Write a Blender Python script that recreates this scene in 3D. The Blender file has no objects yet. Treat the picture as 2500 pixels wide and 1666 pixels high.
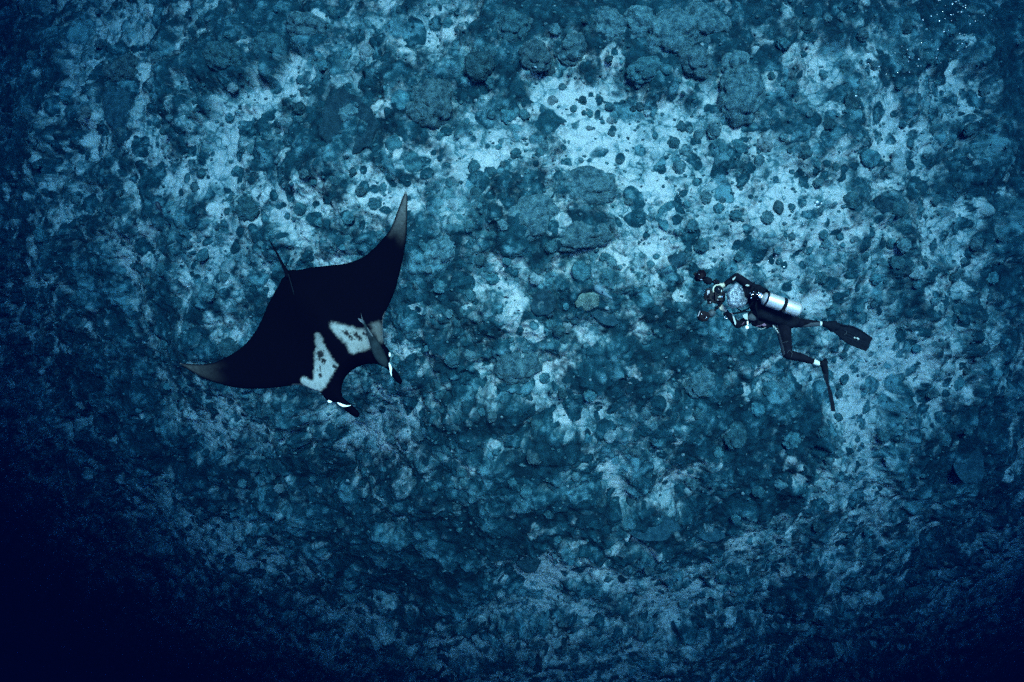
import bpy, bmesh, math, random
import numpy as np
from mathutils import Vector, Matrix, Quaternion
from mathutils.geometry import delaunay_2d_cdt

random.seed(7)
rng = np.random.default_rng(7)
scene = bpy.context.scene
COL = scene.collection

# ------------------------------------------------------------------ camera, world, sun, exposure
F = 1650.0                      # focal length in pixels of the 2500 px wide photograph
cam_d = bpy.data.cameras.new("camera")
cam_d.sensor_width = 36.0
cam_d.lens = 36.0 * F / 2500.0
cam_d.clip_start = 0.05
cam_d.clip_end = 400.0
cam = bpy.data.objects.new("camera", cam_d)
COL.objects.link(cam)
cam.location = (0, 0, 0)        # looks straight down on the reef, picture top = +Y
scene.camera = cam

world = bpy.data.worlds.new("World")
scene.world = world
world.use_nodes = True
wn = world.node_tree
bg = wn.nodes["Background"]
sky = wn.nodes.new("ShaderNodeTexSky")
sky.sky_type = 'NISHITA'
sky.sun_disc = False
sky.sun_elevation = math.radians(70)
sky.sun_rotation = math.radians(35)
wn.links.new(sky.outputs[0], bg.inputs[0])
bg.inputs[1].default_value = 0.09

sun_d = bpy.data.lights.new("sun", 'SUN')
sun_d.energy = 2.4
sun_d.angle = math.radians(20)      # light scattered by the water above: soft
sun_d.color = (1.0, 0.95, 0.76)
sun = bpy.data.objects.new("sun", sun_d)
COL.objects.link(sun)
# from above, leaning from the top of the picture
_dir = Vector((-0.12, -0.34, -1.0)).normalized()
sun.rotation_euler = _dir.to_track_quat('-Z', 'Y').to_euler()

vs = scene.view_settings
vs.view_transform = 'Standard'
vs.look = 'None'
vs.gamma = 1.0
vs.use_curve_mapping = False
vs.exposure = 4.4
scene.cycles.use_denoising = False
scene.cycles.max_bounces = 6
scene.cycles.volume_bounces = 0
scene.cycles.caustics_reflective = False
scene.cycles.caustics_refractive = False


def P(px, py, D):
    """World point seen at photograph pixel (px, py) at depth D below the camera."""
    return Vector(((px - 1250.0) / F * D, -(py - 833.0) / F * D, -D))


# ------------------------------------------------------------------ numpy noise
def _h2(ix, iy, seed):
    h = (ix.astype(np.int64) * 374761393 + iy.astype(np.int64) * 668265263 + seed * 982451653) & 0xFFFFFFFF
    h = ((h ^ (h >> 13)) * 1274126177) & 0xFFFFFFFF
    h = ((h ^ (h >> 16)) * 2246822519) & 0xFFFFFFFF
    return ((h ^ (h >> 15)) & 0xFFFFFF) / float(0xFFFFFF)


def vnoise(x, y, seed=0):
    ix = np.floor(x); iy = np.floor(y)
    fx = x - ix; fy = y - iy
    fx = fx * fx * fx * (fx * (fx * 6 - 15) + 10)
    fy = fy * fy * fy * (fy * (fy * 6 - 15) + 10)
    a = _h2(ix, iy, seed); b = _h2(ix + 1, iy, seed)
    c = _h2(ix, iy + 1, seed); d = _h2(ix + 1, iy + 1, seed)
    return (a * (1 - fx) + b * fx) * (1 - fy) + (c * (1 - fx) + d * fx) * fy


def fbm(x, y, octs=4, seed=0, gain=0.5):
    s = np.zeros_like(x); a = 1.0; t = 0.0
    ca, sa = math.cos(0.6), math.sin(0.6)
    for o in range(octs):
        s += a * vnoise(x, y, seed + o * 17)
        t += a; a *= gain
        x, y = (x * ca - y * sa) * 2.03 + 11.3, (x * sa + y * ca) * 2.03 + 5.7
    return s / t


def lumps(x, y, seed=0, keep=1.0):
    """Rounded mounds, one per cell of random size; gives height 0..1 and the tone of the mound on top."""
    ix = np.floor(x); iy = np.floor(y)
    best = np.zeros_like(x); tone = np.full_like(x, 0.5)
    for dx in (-1, 0, 1):
        for dy in (-1, 0, 1):
            cx = ix + dx; cy = iy + dy
            px = cx + _h2(cx, cy, seed); py = cy + _h2(cx, cy, seed + 1)
            sz = _h2(cx, cy, seed + 2)
            r = 0.28 + 0.5 * sz
            k = _h2(cx, cy, seed + 3)
            d2 = ((x - px) ** 2 + (y - py) ** 2) / (r * r)
            h = np.maximum(0, 1 - d2) ** 0.8 * (0.35 + 0.65 * sz) * (k < keep)
            m = h > best
            best = np.where(m, h, best)
            tone = np.where(m, _h2(cx, cy, seed + 4), tone)
    return best, tone


def sstep(a, b, x):
    t = np.clip((x - a) / (b - a), 0, 1)
    return t * t * (3 - 2 * t)


# ------------------------------------------------------------------ materials
def mat(name, color, rough=0.6, metal=0.0, vary=0.25, scale=20.0, bump=0.0, bscale=60.0, spec=0.4, coat=0.0):
    m = bpy.data.materials.new(name)
    m.use_nodes = True
    nt = m.node_tree
    b = nt.nodes["Principled BSDF"]
    tc = nt.nodes.new("ShaderNodeTexCoord")
    n = nt.nodes.new("ShaderNodeTexNoise")
    n.inputs["Scale"].default_value = scale
    n.inputs["Detail"].default_value = 6
    nt.links.new(tc.outputs["Object"], n.inputs["Vector"])
    r = nt.nodes.new("ShaderNodeValToRGB")
    c0 = [max(0, c * (1 - vary)) for c in color]; c1 = [min(1, c * (1 + vary)) for c in color]
    r.color_ramp.elements[0].color = (*c0, 1); r.color_ramp.elements[0].position = 0.3
    r.color_ramp.elements[1].color = (*c1, 1); r.color_ramp.elements[1].position = 0.7
    nt.links.new(n.outputs["Fac"], r.inputs["Fac"])
    nt.links.new(r.outputs["Color"], b.inputs["Base Color"])
    b.inputs["Roughness"].default_value = rough
    b.inputs["Metallic"].default_value = metal
    b.inputs["Specular IOR Level"].default_value = spec
    b.inputs["Coat Weight"].default_value = coat
    if bump > 0:
        n2 = nt.nodes.new("ShaderNodeTexNoise")
        n2.inputs["Scale"].default_value = bscale
        n2.inputs["Detail"].default_value = 5
        nt.links.new(tc.outputs["Object"], n2.inputs["Vector"])
        bp = nt.nodes.new("ShaderNodeBump")
        bp.inputs["Strength"].default_value = 0.8
        bp.inputs["Distance"].default_value = bump
        nt.links.new(n2.outputs["Fac"], bp.inputs["Height"])
        nt.links.new(bp.outputs["Normal"], b.inputs["Normal"])
    return m


SAND = (0.64, 0.53, 0.46)
ROCK = (0.075, 0.115, 0.115)


def reef_material():
    m = bpy.data.materials.new("reef_rock_and_sand")
    m.use_nodes = True
    nt = m.node_tree; N = nt.nodes; L = nt.links
    b = N["Principled BSDF"]
    b.inputs["Roughness"].default_value = 0.9
    b.inputs["Specular IOR Level"].default_value = 0.15
    tc = N.new("ShaderNodeTexCoord")
    rock = N.new("ShaderNodeAttribute"); rock.attribute_name = "rock"
    tone = N.new("ShaderNodeAttribute"); tone.attribute_name = "tone"

    def noise(scale, detail, rough=0.6):
        n = N.new("ShaderNodeTexNoise")
        n.inputs["Scale"].default_value = scale; n.inputs["Detail"].default_value = detail
        n.inputs["Roughness"].default_value = rough
        L.new(tc.outputs["Object"], n.inputs["Vector"])
        return n.outputs["Fac"]

    def math_(op, a, b_=None, c=None):
        n = N.new("ShaderNodeMath"); n.operation = op
        for i, v in enumerate((a, b_, c)):
            if v is None: continue
            if isinstance(v, (int, float)): n.inputs[i].default_value = v
            else: L.new(v, n.inputs[i])
        return n.outputs[0]
    n1 = noise(1.2, 10, 0.70)
    n2 = noise(5.5, 8, 0.78)
    vo = N.new("ShaderNodeTexVoronoi"); vo.inputs["Scale"].default_value = 4.5
    L.new(tc.outputs["Object"], vo.inputs["Vector"])
    s = math_('MULTIPLY_ADD', math_('SUBTRACT', n1, 0.5), 1.5, rock.outputs["Fac"])
    s = math_('MULTIPLY_ADD', math_('SUBTRACT', n2, 0.5), 1.5, s)
    mr = N.new("ShaderNodeMapRange"); mr.interpolation_type = 'SMOOTHSTEP'
    mr.inputs["From Min"].default_value = 0.22; mr.inputs["From Max"].default_value = 0.86
    L.new(s, mr.inputs["Value"])
    # tone of the growth on the rock
    rr = N.new("ShaderNodeValToRGB")
    e = rr.color_ramp.elements
    e[0].position = 0.0; e[0].color = (0.003, 0.018, 0.023, 1)
    e[1].position = 1.0; e[1].color = (0.13, 0.245, 0.245, 1)
    e2 = e.new(0.55); e2.color = (0.012, 0.058, 0.066, 1)
    t = math_('MULTIPLY_ADD', math_('SUBTRACT', n2, 0.5), 1.6, tone.outputs["Fac"])
    t = math_('MULTIPLY_ADD', math_('SUBTRACT', vo.outputs["Distance"], 0.4), 0.5, t)
    L.new(t, rr.inputs["Fac"])
    mix = N.new("ShaderNodeMix"); mix.data_type = 'RGBA'
    L.new(mr.outputs["Result"], mix.inputs["Factor"])
    # sand: bright pockets between crusted, cracked, turf-grown ground
    sr = N.new("ShaderNodeValToRGB"); se = sr.color_ramp.elements
    se[0].position = 0.30; se[0].color = (0.06, 0.135, 0.135, 1)
    se[1].position = 0.80; se[1].color = (*SAND, 1)
    sm = se.new(0.5); sm.color = (0.27, 0.32, 0.295, 1)
    v2 = N.new("ShaderNodeTexVoronoi"); v2.feature = 'DISTANCE_TO_EDGE'; v2.inputs["Scale"].default_value = 3.2
    nv = N.new("ShaderNodeMix"); nv.data_type = 'VECTOR'
    L.new(tc.outputs["Object"], nv.inputs["A"])
    nw = N.new("ShaderNodeTexNoise"); nw.inputs["Scale"].default_value = 2.5; nw.inputs["Detail"].default_value = 5
    L.new(tc.outputs["Object"], nw.inputs["Vector"]); L.new(nw.outputs["Color"], nv.inputs["B"]); nv.inputs["Factor"].default_value = 0.35
    L.new(nv.outputs["Result"], v2.inputs["Vector"])
    crack = N.new("ShaderNodeMapRange"); crack.inputs["From Max"].default_value = 0.07
    crack.inputs["To Min"].default_value = -0.30; crack.inputs["To Max"].default_value = 0.0
    L.new(v2.outputs["Distance"], crack.inputs["Value"])
    st = math_('MULTIPLY_ADD', math_('SUBTRACT', n2, 0.5), 1.3, math_('MULTIPLY_ADD', rock.outputs["Fac"], -0.45, 0.74))
    st = math_('MULTIPLY_ADD', math_('SUBTRACT', n1, 0.5), 1.1, st)
    st = math_('ADD', st, crack.outputs["Result"])
    L.new(st, sr.inputs["Fac"]); L.new(sr.outputs["Color"], mix.inputs["A"])
    L.new(rr.outputs["Color"], mix.inputs["B"])
    L.new(mix.outputs["Result"], b.inputs["Base Color"])
    # fine relief: turf, pits, rubble
    nb = noise(10.0, 8, 0.75)
    bp = N.new("ShaderNodeBump"); bp.inputs["Strength"].default_value = 1.0; bp.inputs["Distance"].default_value = 0.07
    L.new(nb, bp.inputs["Height"])
    bp2 = N.new("ShaderNodeBump"); bp2.inputs["Strength"].default_value = 0.7; bp2.inputs["Distance"].default_value = 0.06
    L.new(vo.outputs["Distance"], bp2.inputs["Height"]); bp2.invert = True
    L.new(bp.outputs["Normal"], bp2.inputs["Normal"])
    L.new(bp2.outputs["Normal"], b.inputs["Normal"])
    return m


def coral_material(name, color, light, scale=7.0, bump=0.09):
    """Living coral: two tones in blotches, rough knobbly skin."""
    m = bpy.data.materials.new(name)
    m.use_nodes = True
    nt = m.node_tree; N = nt.nodes; L = nt.links
    b = N["Principled BSDF"]
    b.inputs["Roughness"].default_value = 0.9
    b.inputs["Specular IOR Level"].default_value = 0.15
    tc = N.new("ShaderNodeTexCoord"); oi = N.new("ShaderNodeObjectInfo")
    ge = N.new("ShaderNodeNewGeometry")
    n = N.new("ShaderNodeTexNoise"); n.inputs["Scale"].default_value = scale * 0.9
    n.inputs["Detail"].default_value = 8; n.inputs["Roughness"].default_value = 0.72
    L.new(ge.outputs["Position"], n.inputs["Vector"])
    r = N.new("ShaderNodeValToRGB"); e = r.color_ramp.elements
    e[0].position = 0.40; e[0].color = (*color, 1); e[1].position = 0.64; e[1].color = (*light, 1)
    L.new(n.outputs["Fac"], r.inputs["Fac"])
    hs = N.new("ShaderNodeHueSaturation")
    mr = N.new("ShaderNodeMapRange"); mr.inputs["To Min"].default_value = 0.7; mr.inputs["To Max"].default_value = 1.5
    L.new(oi.outputs["Random"], mr.inputs["Value"]); L.new(mr.outputs["Result"], hs.inputs["Value"])
    L.new(r.outputs["Color"], hs.inputs["Color"]); L.new(hs.outputs["Color"], b.inputs["Base Color"])
    nb = N.new("ShaderNodeTexNoise"); nb.inputs["Scale"].default_value = scale * 2
    nb.inputs["Detail"].default_value = 7; nb.inputs["Roughness"].default_value = 0.75
    L.new(ge.outputs["Position"], nb.inputs["Vector"])
    bp = N.new("ShaderNodeBump"); bp.inputs["Distance"].default_value = bump
    L.new(nb.outputs["Fac"], bp.inputs["Height"]); L.new(bp.outputs["Normal"], b.inputs["Normal"])
    return m


# ------------------------------------------------------------------ object helpers
def tag(o, label=None, cat=None, group=None, kind=None):
    if label: o["label"] = label
    if cat: o["category"] = cat
    if group: o["group"] = group
    if kind: o["kind"] = kind
    return o


def empty(name, loc, label=None, cat=None, group=None):
    o = bpy.data.objects.new(name, None)
    COL.objects.link(o); o.location = loc
    o.empty_display_size = 0.1
    return tag(o, label, cat, group)


def link(name, mesh, m, parent=None, smooth=True):
    """Link a mesh whose vertices are in world space; parent is an unrotated empty."""
    o = bpy.data.objects.new(name, mesh)
    COL.objects.link(o)
    for mm in (m if isinstance(m, (list, tuple)) else [m]):
        mesh.materials.append(mm)
    if parent is not None:
        o.parent = parent
        root = Vector((0, 0, 0)); q = parent
        while q is not None:
            root += q.location; q = q.parent
        o.location = -root
    if smooth and len(mesh.polygons):
        mesh.polygons.foreach_set("use_smooth", [True] * len(mesh.polygons))
    return o


class MB:
    """Collects shapes in one bmesh."""
    def __init__(self):
        self.bm = bmesh.new()

    def tube(self, pts, radii, seg=12, cap=True, flat=None):
        pts = [Vector(p) for p in pts]
        if isinstance(radii, (int, float)): radii = [radii] * len(pts)
        bm = self.bm; rings = []
        up = None
        for i, p in enumerate(pts):
            t = (pts[min(i + 1, len(pts) - 1)] - pts[max(i - 1, 0)]).normalized()
            if up is None:
                up = Vector((0, 0, 1)) if abs(t.z) < 0.9 else Vector((0, 1, 0))
            a = (up - t * up.dot(t)).normalized(); b = t.cross(a); up = a
            fl = flat if flat else 1.0
            rings.append([bm.verts.new(p + (a * math.cos(2 * math.pi * k / seg) * fl + b * math.sin(2 * math.pi * k / seg)) * radii[i]) for k in range(seg)])
        for r0, r1 in zip(rings, rings[1:]):
            for k in range(seg):
                bm.faces.new((r0[k], r0[(k + 1) % seg], r1[(k + 1) % seg], r1[k]))
        if cap:
            bm.faces.new(list(reversed(rings[0]))); bm.faces.new(rings[-1])
        return self

    def capsule(self, a, b, ra, rb, seg=14):
        a = Vector(a); b = Vector(b); d = (b - a)
        if d.length < 1e-6: d = Vector((0, 0, 1e-3))
        t = d.normalized(); pts = []; rad = []
        for k in range(5):
            th = math.radians(85 - k * 21.25); pts.append(a - t * ra * math.sin(th)); rad.append(ra * math.cos(th))
        for k in range(5):
            th = math.radians(k * 21.25); pts.append(b + t * rb * math.sin(th)); rad.append(rb * math.cos(th))
        return self.tube(pts, rad, seg)

    def ball(self, c, r, sub=3, scale=(1, 1, 1), rot=None):
        ret = bmesh.ops.create_icosphere(self.bm, subdivisions=sub, radius=r)
        M = Matrix.Translation(Vector(c)) @ (rot.to_matrix().to_4x4() if rot else Matrix()) @ Matrix.Diagonal((*scale, 1))
        bmesh.ops.transform(self.bm, matrix=M, verts=ret["verts"])
        return self

    def box(self, c, size, rot=None, bevel=0.0):
        ret = bmesh.ops.create_cube(self.bm, size=1.0)
        vv = ret["verts"]
        M = Matrix.Translation(Vector(c)) @ (rot.to_matrix().to_4x4() if rot else Matrix()) @ Matrix.Diagonal((*size, 1))
        bmesh.ops.transform(self.bm, matrix=M, verts=vv)
        if bevel:
            ed = list({e for v in vv for e in v.link_edges})
            bmesh.ops.bevel(self.bm, geom=ed, offset=bevel, segments=2, affect='EDGES')
        return self

    def prism(self, pts, off):
        """Extrude a closed outline by the vector off (centred)."""
        off = Vector(off); bm = self.bm
        a = [bm.verts.new(Vector(p) - off / 2) for p in pts]
        b = [bm.verts.new(Vector(p) + off / 2) for p in pts]
        n = len(pts)
        bm.faces.new(a); bm.faces.new(list(reversed(b)))
        for i in range(n):
            bm.faces.new((a[i], b[i], b[(i + 1) % n], a[(i + 1) % n]))
        return self

    def torus(self, c, R, r, normal=(0, 0, 1), seg=24, ring=8, arc=1.0, start=0.0, squash=1.0):
        n = Vector(normal).normalized()
        a = n.orthogonal().normalized(); b = n.cross(a)
        cnt = max(3, int(seg * arc)); pts = []
        for k in range(cnt + (0 if arc >= 1 else 1)):
            th = start + 2 * math.pi * arc * k / cnt
            pts.append(Vector(c) + (a * math.cos(th) * squash + b * math.sin(th)) * R)
        if arc >= 1: pts += pts[:1]
        return self.tube(pts, r, ring, cap=True)

    def mesh(self, name, recalc=True):
        if recalc: bmesh.ops.recalc_face_normals(self.bm, faces=self.bm.faces)
        me = bpy.data.meshes.new(name)
        self.bm.to_mesh(me); self.bm.free()
        return me

    def build(self, name, m, parent=None, smooth=True):
        return link(name, self.mesh(name), m, parent, smooth)


def remeshed(mb, voxel, smooth_iter=4, fac=0.5):
    """Fuse overlapping shapes to one continuous surface."""
    me = mb.mesh("tmp")
    o = bpy.data.objects.new("tmp", me); COL.objects.link(o)
    r = o.modifiers.new("r", 'REMESH'); r.mode = 'VOXEL'; r.voxel_size = voxel
    s = o.modifiers.new("s", 'SMOOTH'); s.iterations = smooth_iter; s.factor = fac
    dg = bpy.context.evaluated_depsgraph_get(); dg.update()
    out = bpy.data.meshes.new_from_object(o.evaluated_get(dg))
    bpy.data.objects.remove(o); bpy.data.meshes.remove(me)
    return out


# ------------------------------------------------------------------ the reef slope
NEAR = 16.8


def slope_depth(u, v):
    """Depth below the camera of a reef shoulder, per horizontal slope (x/depth, y/depth): nearest right of and
    above the middle, falling away on all sides, most to the lower left."""
    du = u - 0.107; dv = v - 0.175
    s = np.where(du < 0, 0.28, 0.28) * du * du + np.where(dv < 0, 0.46, 0.32) * dv * dv
    s = s + 0.50 * np.maximum(0, du * dv) * (du < 0) + 0.36 * np.maximum(0, -du * dv) * (dv < 0) + 0.30 * (du * du + dv * dv) ** 2 + 0.6 * np.minimum(0, dv) ** 4
    s = s / (1 + (s / 0.80) ** 5) ** 0.2
    return NEAR / (1 - s)


GX, GY = 1240, 860
gu = np.linspace(-1, 1, GX); gv = np.linspace(-1, 1, GY)


def _spread(t, core, far):
    """Even spacing over the middle, stretching outwards."""
    return core * t + (far - core) * np.abs(t) ** 7 * np.sign(t)


U, V = np.meshgrid(_spread(gu, 0.81, 1.7), _spread(gv, 0.57, 1.4))
D0 = slope_depth(U, V)
X = U * D0; Y = V * D0
PX = 1250 + F * U
PY = 833 - F * V

# where the reef carries dark growth or painted shade (+) or pale sand (-): x, y, rx, ry, turn in degrees, strength
K = 2500 / 2353.0
PATCHES = [
    # sand
    (640, 200, 45, 38, 0, -.8), (600, 290, 105, 50, -35, -.55), (470, 380, 70, 150, 15, -.35), (390, 300, 50, 90, 20, -.4),
    (290, 60, 80, 60, -50, -.3), (215, 210, 36, 150, 12, -.5), (870, 440, 120, 60, 0, -.6), (640, 480, 110, 50, 0, -.45),
    (1000, 50, 80, 50, 0, -.6), (1350, 180, 90, 60, -30, -.7), (1270, 240, 90, 50, 0, -.5), (1130, 290, 100, 55, 0, -.6),
    (1390, 290, 130, 60, 0, -.6), (1040, 380, 130, 50, 0, -.6), (1480, 430, 50, 40, 0, -.9), (1900, 170, 130, 60, 0, -.4),
    (2170, 190, 90, 40, 0, -.5), (2010, 310, 60, 40, 0, -.9), (1560, 300, 80, 60, 0, -.6), (1740, 390, 110, 60, 0, -.5),
    (1840, 520, 110, 70, 0, -.5), (2210, 520, 35, 60, 0, -.5), (1310, 600, 130, 40, -12, -.6), (1480, 650, 110, 60, 0, -.65),
    (1690, 570, 90, 45, 0, -.45), (1390, 740, 60, 30, 0, -.5), (1430, 1105, 38, 55, 10, -1.0), (1540, 1110, 34, 44, 20, -.6),
    (540, 960, 60, 50, 0, -.6), (800, 975, 50, 35, 20, -.9), (690, 1030, 30, 24, 0, -.7), (520, 1220, 80, 50, 20, -.8),
    (600, 1290, 60, 30, 30, -.6), (1270, 1310, 60, 36, 0, -.9), (1230, 1370, 50, 40, 0, -.8), (1345, 1350, 50, 25, 0, -.9), (1540, 1365, 60, 32, -20, -.9),
    (1600, 1320, 30, 40, 0, -.6), (1690, 1245, 70, 24, 0, -1.0), (1460, 1245, 40, 20, 30, -.7), (1990, 900, 90, 90, 0, -.8), (2100, 870, 60, 60, 0, -.8),
    (1960, 1040, 55, 80, 0, -.9), (1850, 1060, 60, 60, 0, -.4), (1980, 1130, 40, 50, 0, -.6), (1930, 1250, 70, 18, -8, -.7), (1950, 1340, 30, 30, 0, -.7),
    (1040, 700, 60, 30, 0, -.3), (1010, 800, 30, 30, 0, -.5), (960, 1080, 90, 40, 10, -.4), (1180, 1010, 50, 30, 0, -.5),
    (1100, 1190, 60, 20, 0, -.4), (880, 1150, 60, 24, 0, -.6), (800, 1420, 70, 24, -10, -.7), (1020, 1480, 110, 26, 12, -.6),
    (300, 560, 40, 120, 10, -.5), (470, 600, 60, 50, 0, -.4), (180, 440, 30, 80, 0, -.3), (330, 800, 50, 40, 0, -.3), (110, 720, 30, 60, 0, -.3),
    (230, 1000, 60, 16, 35, -.7), (420, 1130, 50, 24, 20, -.4), (130, 1040, 50, 16, 40, -.5), (1420, 950, 90, 30, 0, -.3), (1720, 1430, 50, 30, 0, -.6),
    (1830, 1500, 50, 26, 0, -.6), (2210, 1340, 70, 26, -40, -.7), (2060, 1400, 60, 20, 0, -.4), (2320, 1290, 30, 60, 30, -.6), (620, 1480, 50, 20, 20, -.4),
    (1640, 440, 60, 30, 0, -.3), (2060, 250, 50, 30, 0, -.4), (1700, 130, 60, 30, 0, -.2), (1560, 920, 60, 30, 0, -.4), (1350, 830, 40, 20, 0, -.5),
    (1500, 690, 60, 34, 0, -.5), (1900, 640, 160, 60, 0, -.35), (2090, 790, 80, 60, 0, -.4), (1480, 800, 70, 30, 0, -.35), (1330, 930, 90, 30, 0, -.3), (2160, 640, 60, 60, 0, -.3), (1760, 850, 50, 50, 0, -.3), (1150, 650, 60, 40, 0, -.3), (1830, 440, 120, 60, 0, -.35), (2010, 310, 50, 40, 0, -.5), (2170, 250, 90, 60, 0, -.3), (650, 230, 60, 60, 0, -.5), (600, 370, 120, 60, -20, -.3),
    # growth, and one patch of painted shade
    (560, 90, 160, 70, -15, .55), (500, 170, 120, 60, -30, .4), (700, 110, 90, 60, 0, .4), (1180, 90, 170, 80, 0, .45), (1100, 170, 90, 40, 0, .4),
    (1540, 60, 230, 80, 0, .6), (1480, 165, 130, 45, 0, .7), (980, 260, 100, 90, 0, .3), (1700, 230, 60, 80, 0, .5), (2090, 60, 110, 60, 0, .35),  # wide low patch: shade beneath the top boulders, painted as dark ground
    (2230, 80, 50, 110, -20, .6), (2100, 140, 60, 30, 0, .3), (1290, 500, 140, 85, 0, .55), (1190, 560, 90, 40, 0, .4), (560, 480, 45, 60, 0, .5),
    (560, 700, 120, 80, 0, .3), (760, 540, 60, 50, 0, .35), (1090, 760, 150, 70, 0, .45), (1600, 760, 130, 80, 0, .6), (1690, 980, 120, 80, 0, .5),
    (1500, 880, 110, 50, 0, .35), (2110, 1050, 120, 90, 0, .6), (2290, 560, 70, 170, 0, .55), (2320, 250, 40, 160, 0, .6), (1100, 1130, 170, 120, 0, .55),
    (700, 1160, 170, 80, 0, .5), (920, 1260, 240, 100, 0, .5), (340, 460, 45, 60, 0, .5), (260, 230, 50, 110, 10, .55), (330, 1010, 120, 100, 0, .4),
    (1750, 1120, 130, 90, 0, .55), (2230, 1060, 80, 100, 0, .5), (70, 300, 70, 300, 0, .45), (1340, 1160, 100, 60, 0, .25), (1900, 1420, 200, 120, 0, .3),
    (440, 720, 80, 90, 0, .3), (980, 640, 60, 90, 0, .4), (2060, 700, 110, 70, 0, .25), (1930, 90, 60, 60, 0, .35), (1370, 1010, 200, 60, 0, .2),
    (1490, 1215, 90, 50, 0, .4), (190, 860, 90, 120, 0, .35), (1080, 950, 120, 50, 0, .25), (820, 700, 300, 120, 0, .1), (1240, 1030, 90, 40, 0, .3),
    (2200, 900, 80, 100, 0, .35), (1720, 650, 100, 30, 0, .15), (1500, 560, 60, 30, 0, .25), (800, 330, 90, 90, 0, .4), (730, 150, 60, 60, 0, .3),
]


def patch_field(px, py):
    r = np.zeros_like(px)
    for (x, y, rx, ry, rot, s) in PATCHES:
        c, sn = math.cos(math.radians(rot)), math.sin(math.radians(rot))
        dx = px - x * K; dy = py - y * K
        ex = (dx * c + dy * sn) / (rx * K * 1.15); ey = (-dx * sn + dy * c) / (ry * K * 1.15)
        r += s * (1.5 if s > 0 else 1.1) * np.exp(-(ex * ex + ey * ey))
    return r


# ragged edges: warp the field before sampling it
SS = 1.5
x_ = X / SS; y_ = Y / SS
wx = (fbm(x_ * 0.8, y_ * 0.8, 5, 3, .6) - .5) * 190; wy = (fbm(x_ * 0.8 + 40, y_ * 0.8, 5, 9, .6) - .5) * 190
R = 0.59 + 0.50 * patch_field(PX + wx, PY + wy)
R += (fbm(x_ * 0.55, y_ * 0.55, 3, 21) - 0.5) * 0.5
R += (fbm(x_ * 1.7, y_ * 1.7, 5, 31, .6) - 0.5) * 1.2
Rc = sstep(0.1, 1.0, R)
jx = (fbm(x_ * 3.1, y_ * 3.1, 3, 77) - .5) * 0.4; jy = (fbm(x_ * 3.1, y_ * 3.1, 3, 99) - .5) * 0.4
l0, t0 = lumps((x_ + jx) / 1.7, (y_ + jy) / 1.7, 101, 0.7)
l1, t1 = lumps((x_ + jx) / 0.70, (y_ + jy) / 0.70, 201, 0.8)
l2, t2 = lumps((x_ + jx * .5) / 0.32, (y_ + jy * .5) / 0.32, 301, 0.85)
l3, t3 = lumps((x_ + jx * .3) / 0.15, (y_ + jy * .3) / 0.15, 401, 0.85)
H = 0.15 * Rc + l0 * 0.24 * Rc ** 1.5 + l1 * 0.11 * Rc + l2 * (0.02 + 0.055 * Rc) + l3 * (0.010 + 0.022 * Rc)
H += (fbm(x_ * 0.35, y_ * 0.35, 3, 55) - .5) * 0.6 + (fbm(x_ * 6, y_ * 6, 3, 66) - .5) * 0.03
H *= SS
# single clumps of growth stand on the sand; others are crusted pale
rock_attr = R + 0.48 * sstep(.12, .36, l2) * (t2 - 0.40) + 0.42 * sstep(.2, .45, l3) * (t3 - 0.42) + 0.7 * sstep(.06, .24, l2) * (t2 > .83) + 0.6 * sstep(.08, .24, l3) * (t3 > .8) - 0.28 * sstep(.3, .5, l2) * (t2 < .15) + 0.25 * sstep(.2, .5, l1) * (t1 - .4) - 0.05 + (fbm(x_ * 4.5, y_ * 4.5, 4, 87, .65) - .5) * 1.2
tone_attr = 0.08 + 0.36 * t1 + 0.24 * t2 - 0.16 * np.clip(R - .6, 0, 1) + 0.2 * (t3 - .5) + 0.35 * (l1 - .3) + 0.3 * (l3 - 0.4) + 0.3 * (l2 - .3)


def grid_mesh(name, X, Y, Z):
    ny, nx = X.shape
    me = bpy.data.meshes.new(name)
    me.vertices.add(nx * ny)
    co = np.stack([X, Y, Z], -1).astype(np.float32).reshape(-1)
    me.vertices.foreach_set("co", co)
    i = np.arange(ny * nx, dtype=np.int32).reshape(ny, nx)
    q = np.stack([i[:-1, :-1], i[:-1, 1:], i[1:, 1:], i[1:, :-1]], -1).reshape(-1)
    nf = (nx - 1) * (ny - 1)
    me.loops.add(nf * 4); me.loops.foreach_set("vertex_index", q)
    me.polygons.add(nf)
    me.polygons.foreach_set("loop_start", np.arange(nf, dtype=np.int32) * 4)
    me.polygons.foreach_set("use_smooth", np.ones(nf, dtype=bool))
    me.update(calc_edges=True)
    return me


# raise the relief along the slope's own normal
def _cross_rows(A):
    return np.gradient(A, axis=1), np.gradient(A, axis=0)


xu, xv = _cross_rows(X); yu, yv = _cross_rows(Y); zu, zv = _cross_rows(-D0)
nx_, ny_, nz_ = yu * zv - zu * yv, zu * xv - xu * zv, xu * yv - yu * xv
nl = np.sqrt(nx_ ** 2 + ny_ ** 2 + nz_ ** 2) * np.sign(nz_)
X = X + H * nx_ / nl; Y = Y + H * ny_ / nl; Z = -D0 + H * nz_ / nl
VPX = 1250 - F * X / Z; VPY = 833 + F * Y / Z
sea_me = grid_mesh("seabed", X, Y, Z)
for nm, arr in (("rock", rock_attr), ("tone", tone_attr)):
    a = sea_me.attributes.new(nm, 'FLOAT', 'POINT')
    a.data.foreach_set("value", arr.astype(np.float32).reshape(-1))
M_REEF = reef_material()
seabed = link("seabed", sea_me, M_REEF, smooth=False)
tag(seabed, "reef slope of pale sand and dark coral rock falling away into deep blue", kind="structure")


GUa = _spread(gu, 0.81, 1.7); GVa = _spread(gv, 0.57, 1.4)


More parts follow.
